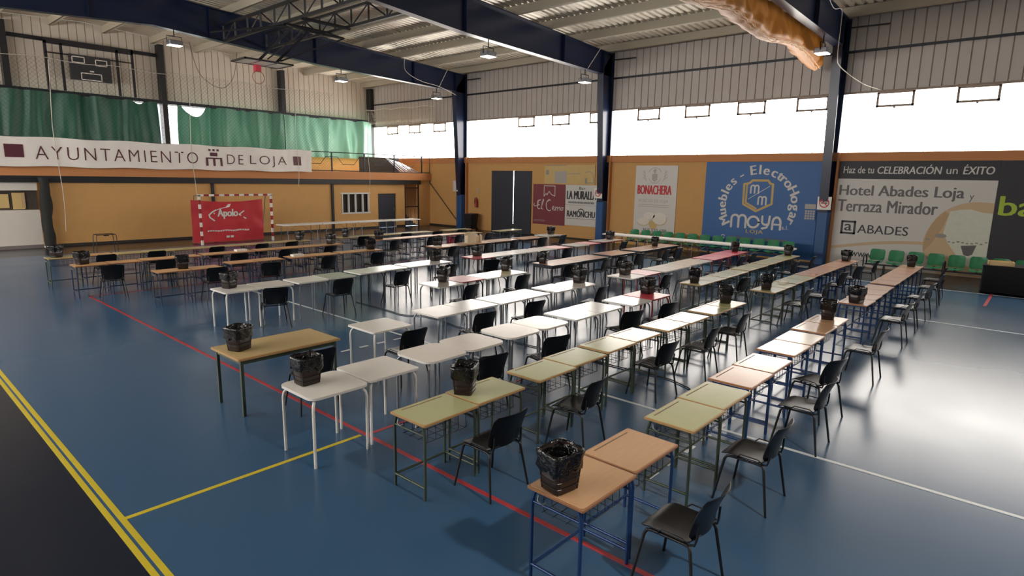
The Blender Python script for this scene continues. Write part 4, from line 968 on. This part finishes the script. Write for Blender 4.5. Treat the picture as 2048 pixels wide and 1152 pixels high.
# ------------------------------------------------------------------ under the roof: trusses, hoop, tarp, floodlights, cables
def truss(name, x, label):
    t = thing(name, label, 'truss', (x, 0, 0))
    y0, y1, zt, zb = 16.0, 25.2, 8.60, 8.0; n = 9
    c = MB()
    for z in (zt, zb): c.box(-.05, y0, z-.045, .05, y1, z+.045)
    c.build('chord', 'black_steel', t); wv = MB()
    for k in range(n+1):
        y = y0+(y1-y0)*k/n; wv.bar((0, y, zb), (0, y, zt), .06)
        if k < n: wv.bar((0, y, zb if k % 2 else zt), (0, y+(y1-y0)/n, zt if k % 2 else zb), .04)
    wv.build('lattice', 'black_steel', t)
truss('roof_truss', 11.0, 'black lattice truss over the hoop, further from the window wall'); truss('roof_truss', 12.75, 'black lattice truss over the hoop, nearer the window wall')
t = thing('basketball_hoop', 'white basketball board folded up flat under the roof trusses', 'basketball hoop', (11.35, 22.85, 6.98))
MB().box(-.9, -.52, -.015, .9, .52, .015).build('backboard', 'goal_white', t)
f = MB()
for a in ((-.94, -.56, .94, -.51), (-.94, .51, .94, .56), (-.94, -.56, -.89, .56), (.89, -.56, .94, .56)): f.box(a[0], a[1], -.03, a[2], a[3], .03)
for x in (-.3, .3): f.box(x-.012, -.5, -.022, x+.012, .5, -.015)
f.build('board_frame', 'black_steel', t)
MB().box(-.11, .36, -.26, .11, .54, -.03).build('ring_mount', 'top_red', t)
MB().tube([(.05+.23*math.cos(2*PI*k/28), .50, -.46+.23*math.sin(2*PI*k/28)) for k in range(28)], .011, 6, closed=True).build('ring', 'red_metal', t)
for sx in (-.3, .35):
    a = MB(); a.bar((sx, -.35, .03), (sx+.25, -2.4, .95), .09).bar((sx, -.35, .03), (sx, .1, .06), .08); a.build('folding_arm', 'black_steel', t)
a = MB()
for y in (-2.4, -3.6): a.bar((-.4, y, .97), (1.45, y, .97), .08)
a.bar((-.3, -2.4, .97), (-.3, -3.6, .6), .05).bar((1.2, -2.4, .97), (1.2, -3.6, .6), .05).bar((-.3, -3.6, .6), (1.2, -3.6, .6), .05).bar((-.3, -3.6, .6), (0, -.4, .1), .04).bar((1.2, -3.6, .6), (.5, -.4, .1), .04)
a.bar((-1.6, .6, .9), (-.2, -2.4, .95), .05)
a.build('hanger_frame', 'black_steel', t)
# orange divider curtain gathered under the third frame
t = thing('divider_curtain', 'gathered orange divider curtain with cords hanging under the roof beam', 'curtain', (0, 6.85, 0))
def hem(x): return 7.0+.10*math.sin(x*1.3)+(-.16*(x-22)/1.2 if x > 22 else 0)
def tarp(u, v):
    # an open bag: front face down from the beam, round the hem, and up behind
    x = 10.0+13.2*u; zb = hem(x); zt = 7.93; w = 2*v-1; swag = abs(math.sin(x*1.15+.5*N(x*.6, 2)))
    z = zb+(zt-zb)*abs(w)**1.25
    bul = (1-w*w)*.10+.16*abs(N(x*1.6, w*1.5, 3))+.10*(1-swag)*(1-abs(w))
    return (x+.12*N(x*2, w*3, 7), (-1 if w < 0 else 1)*(.06+bul*1.3)*min(1, abs(w)*5), z-.10*swag*abs(w)*(1-abs(w)))
MB().sheet(tarp, 150, 24).build('tarpaulin', 'tarp', t)
for n_, (dz, dy) in enumerate(((-.02, -.16), (.04, -.22), (.0, -.24))):
    MB().tube([(10+13.0*i/120, dy+.02*math.sin(i*1.7+dz*50), hem(10+13*i/120)+dz+.03*N(i*.3, dz*30)+.10*max(0, N(i*.33, n_*5)-.25)) for i in range(121)], .012, 5).build('cord', 'rope', t)
def flood(x, y, z, label, first=[None]):
    if first[0] is None:
        root = thing('floodlight', label, 'lamp', (x, y, z), 0, 'floodlights under the roof beams')
        MB().rbox(-.24, -.2, -.1, .24, .2, .06, .03).build('housing', 'grey_metal', root); MB().box(-.22, -.18, -.115, .22, .18, -.1).build('lens', 'lamp_glass', root)
        MB().tube([(-.26, 0, -.02), (-.26, 0, .22), (.26, 0, .22), (.26, 0, -.02)], .015, 6).tube([(0, 0, .22), (0, 0, .44)], .02, 6).build('bracket', 'dark_metal', root)
        first[0] = root
    else: dup(first[0], (x, y, z), 0, label)
flood(16.2, 15.78, 7.25, 'floodlight under the middle roof beam, away from the wall'); flood(22.15, 15.78, 7.10, 'floodlight under the middle roof beam, close to its column'); flood(22.1, 25.33, 7.10, 'floodlight under the far roof beam, close to its column')
flood(16.3, 25.33, 7.26, 'floodlight under the far roof beam, halfway along'); flood(9.2, 25.33, 7.66, 'floodlight under the far roof beam, above the gallery scoreboard'); flood(21.7, 6.22, 7.10, 'floodlight beside the end of the orange divider curtain')
flood(3.2, -3.33, 7.42, 'lit floodlight under the roof beam nearest the viewer')
ld = bpy.data.lights.new('floodlight_lamp', 'AREA'); ld.energy = 240; ld.size = .42; ld.color = (1.0, .93, .82)
lo = bpy.data.objects.new('floodlight_lamp', ld); COL.objects.link(lo); lo.location = (3.2, -3.33, 7.29); lo['kind'] = 'helper'
def cable(pts, label, m='cable_white', r=.014):
    P = [Vector(p) for p in pts]; out = []
    for i in range(len(P)-1):
        a, b, c, d = P[max(i-1, 0)], P[i], P[i+1], P[min(i+2, len(P)-1)]
        for k in range(8):
            s = k/8; out.append(.5*((2*b)+(c-a)*s+(2*a-5*b+4*c-d)*s*s+(3*b-a-3*c+d)*s**3))
    out.append(P[-1]); o = MB().tube(out, r, 6).build('hanging_cable', m); return tag(o, label, 'cable')
cable([(19.8, 25.1, 8.7), (19.9, 25.15, 8.1), (20.8, 25.15, 7.75), (22.2, 25.18, 7.6), (23.4, 25.2, 7.3)], 'pale cable looping along the far roof beam')
cable([(22.6, 25.0, 8.55), (22.1, 25.2, 7.5)], 'short pale conduit dropping to the far floodlight')
cable([(22.9, 15.5, 8.53), (22.15, 15.7, 7.5)], 'short pale conduit dropping to the middle floodlight')
cable([(20.6, 6.0, 8.66), (21.5, 5.98, 8.3), (22.3, 5.95, 8.4), (22.4, 5.95, 7.9), (22.4, 5.95, 7.05), (22.7, 5.9, 6.7), (23.6, 5.4, 6.25), (24.2, 4.9, 6.06)], 'white cable sagging from the roof to the window beside the third column')
for k, y in enumerate((6.02, 15.58, 25.13)):
    o = MB().tube([(23.9, y, 8.15), (24.0, y-1.15, 8.15)], .025, 6).build('tie_rod', 'dark_metal'); tag(o, 'short dark rod projecting from the %s blue column' % ('hotel-side', 'middle', 'farthest')[k], 'rod')
cable([(12.9, 33.6, 9.37), (13.3, 33.6, 7.9), (14.3, 33.6, 7.3), (15.0, 33.6, 7.9), (15.3, 33.6, 9.24)], 'dark cable hanging in a loop before the gallery cladding', 'black_steel', .012)
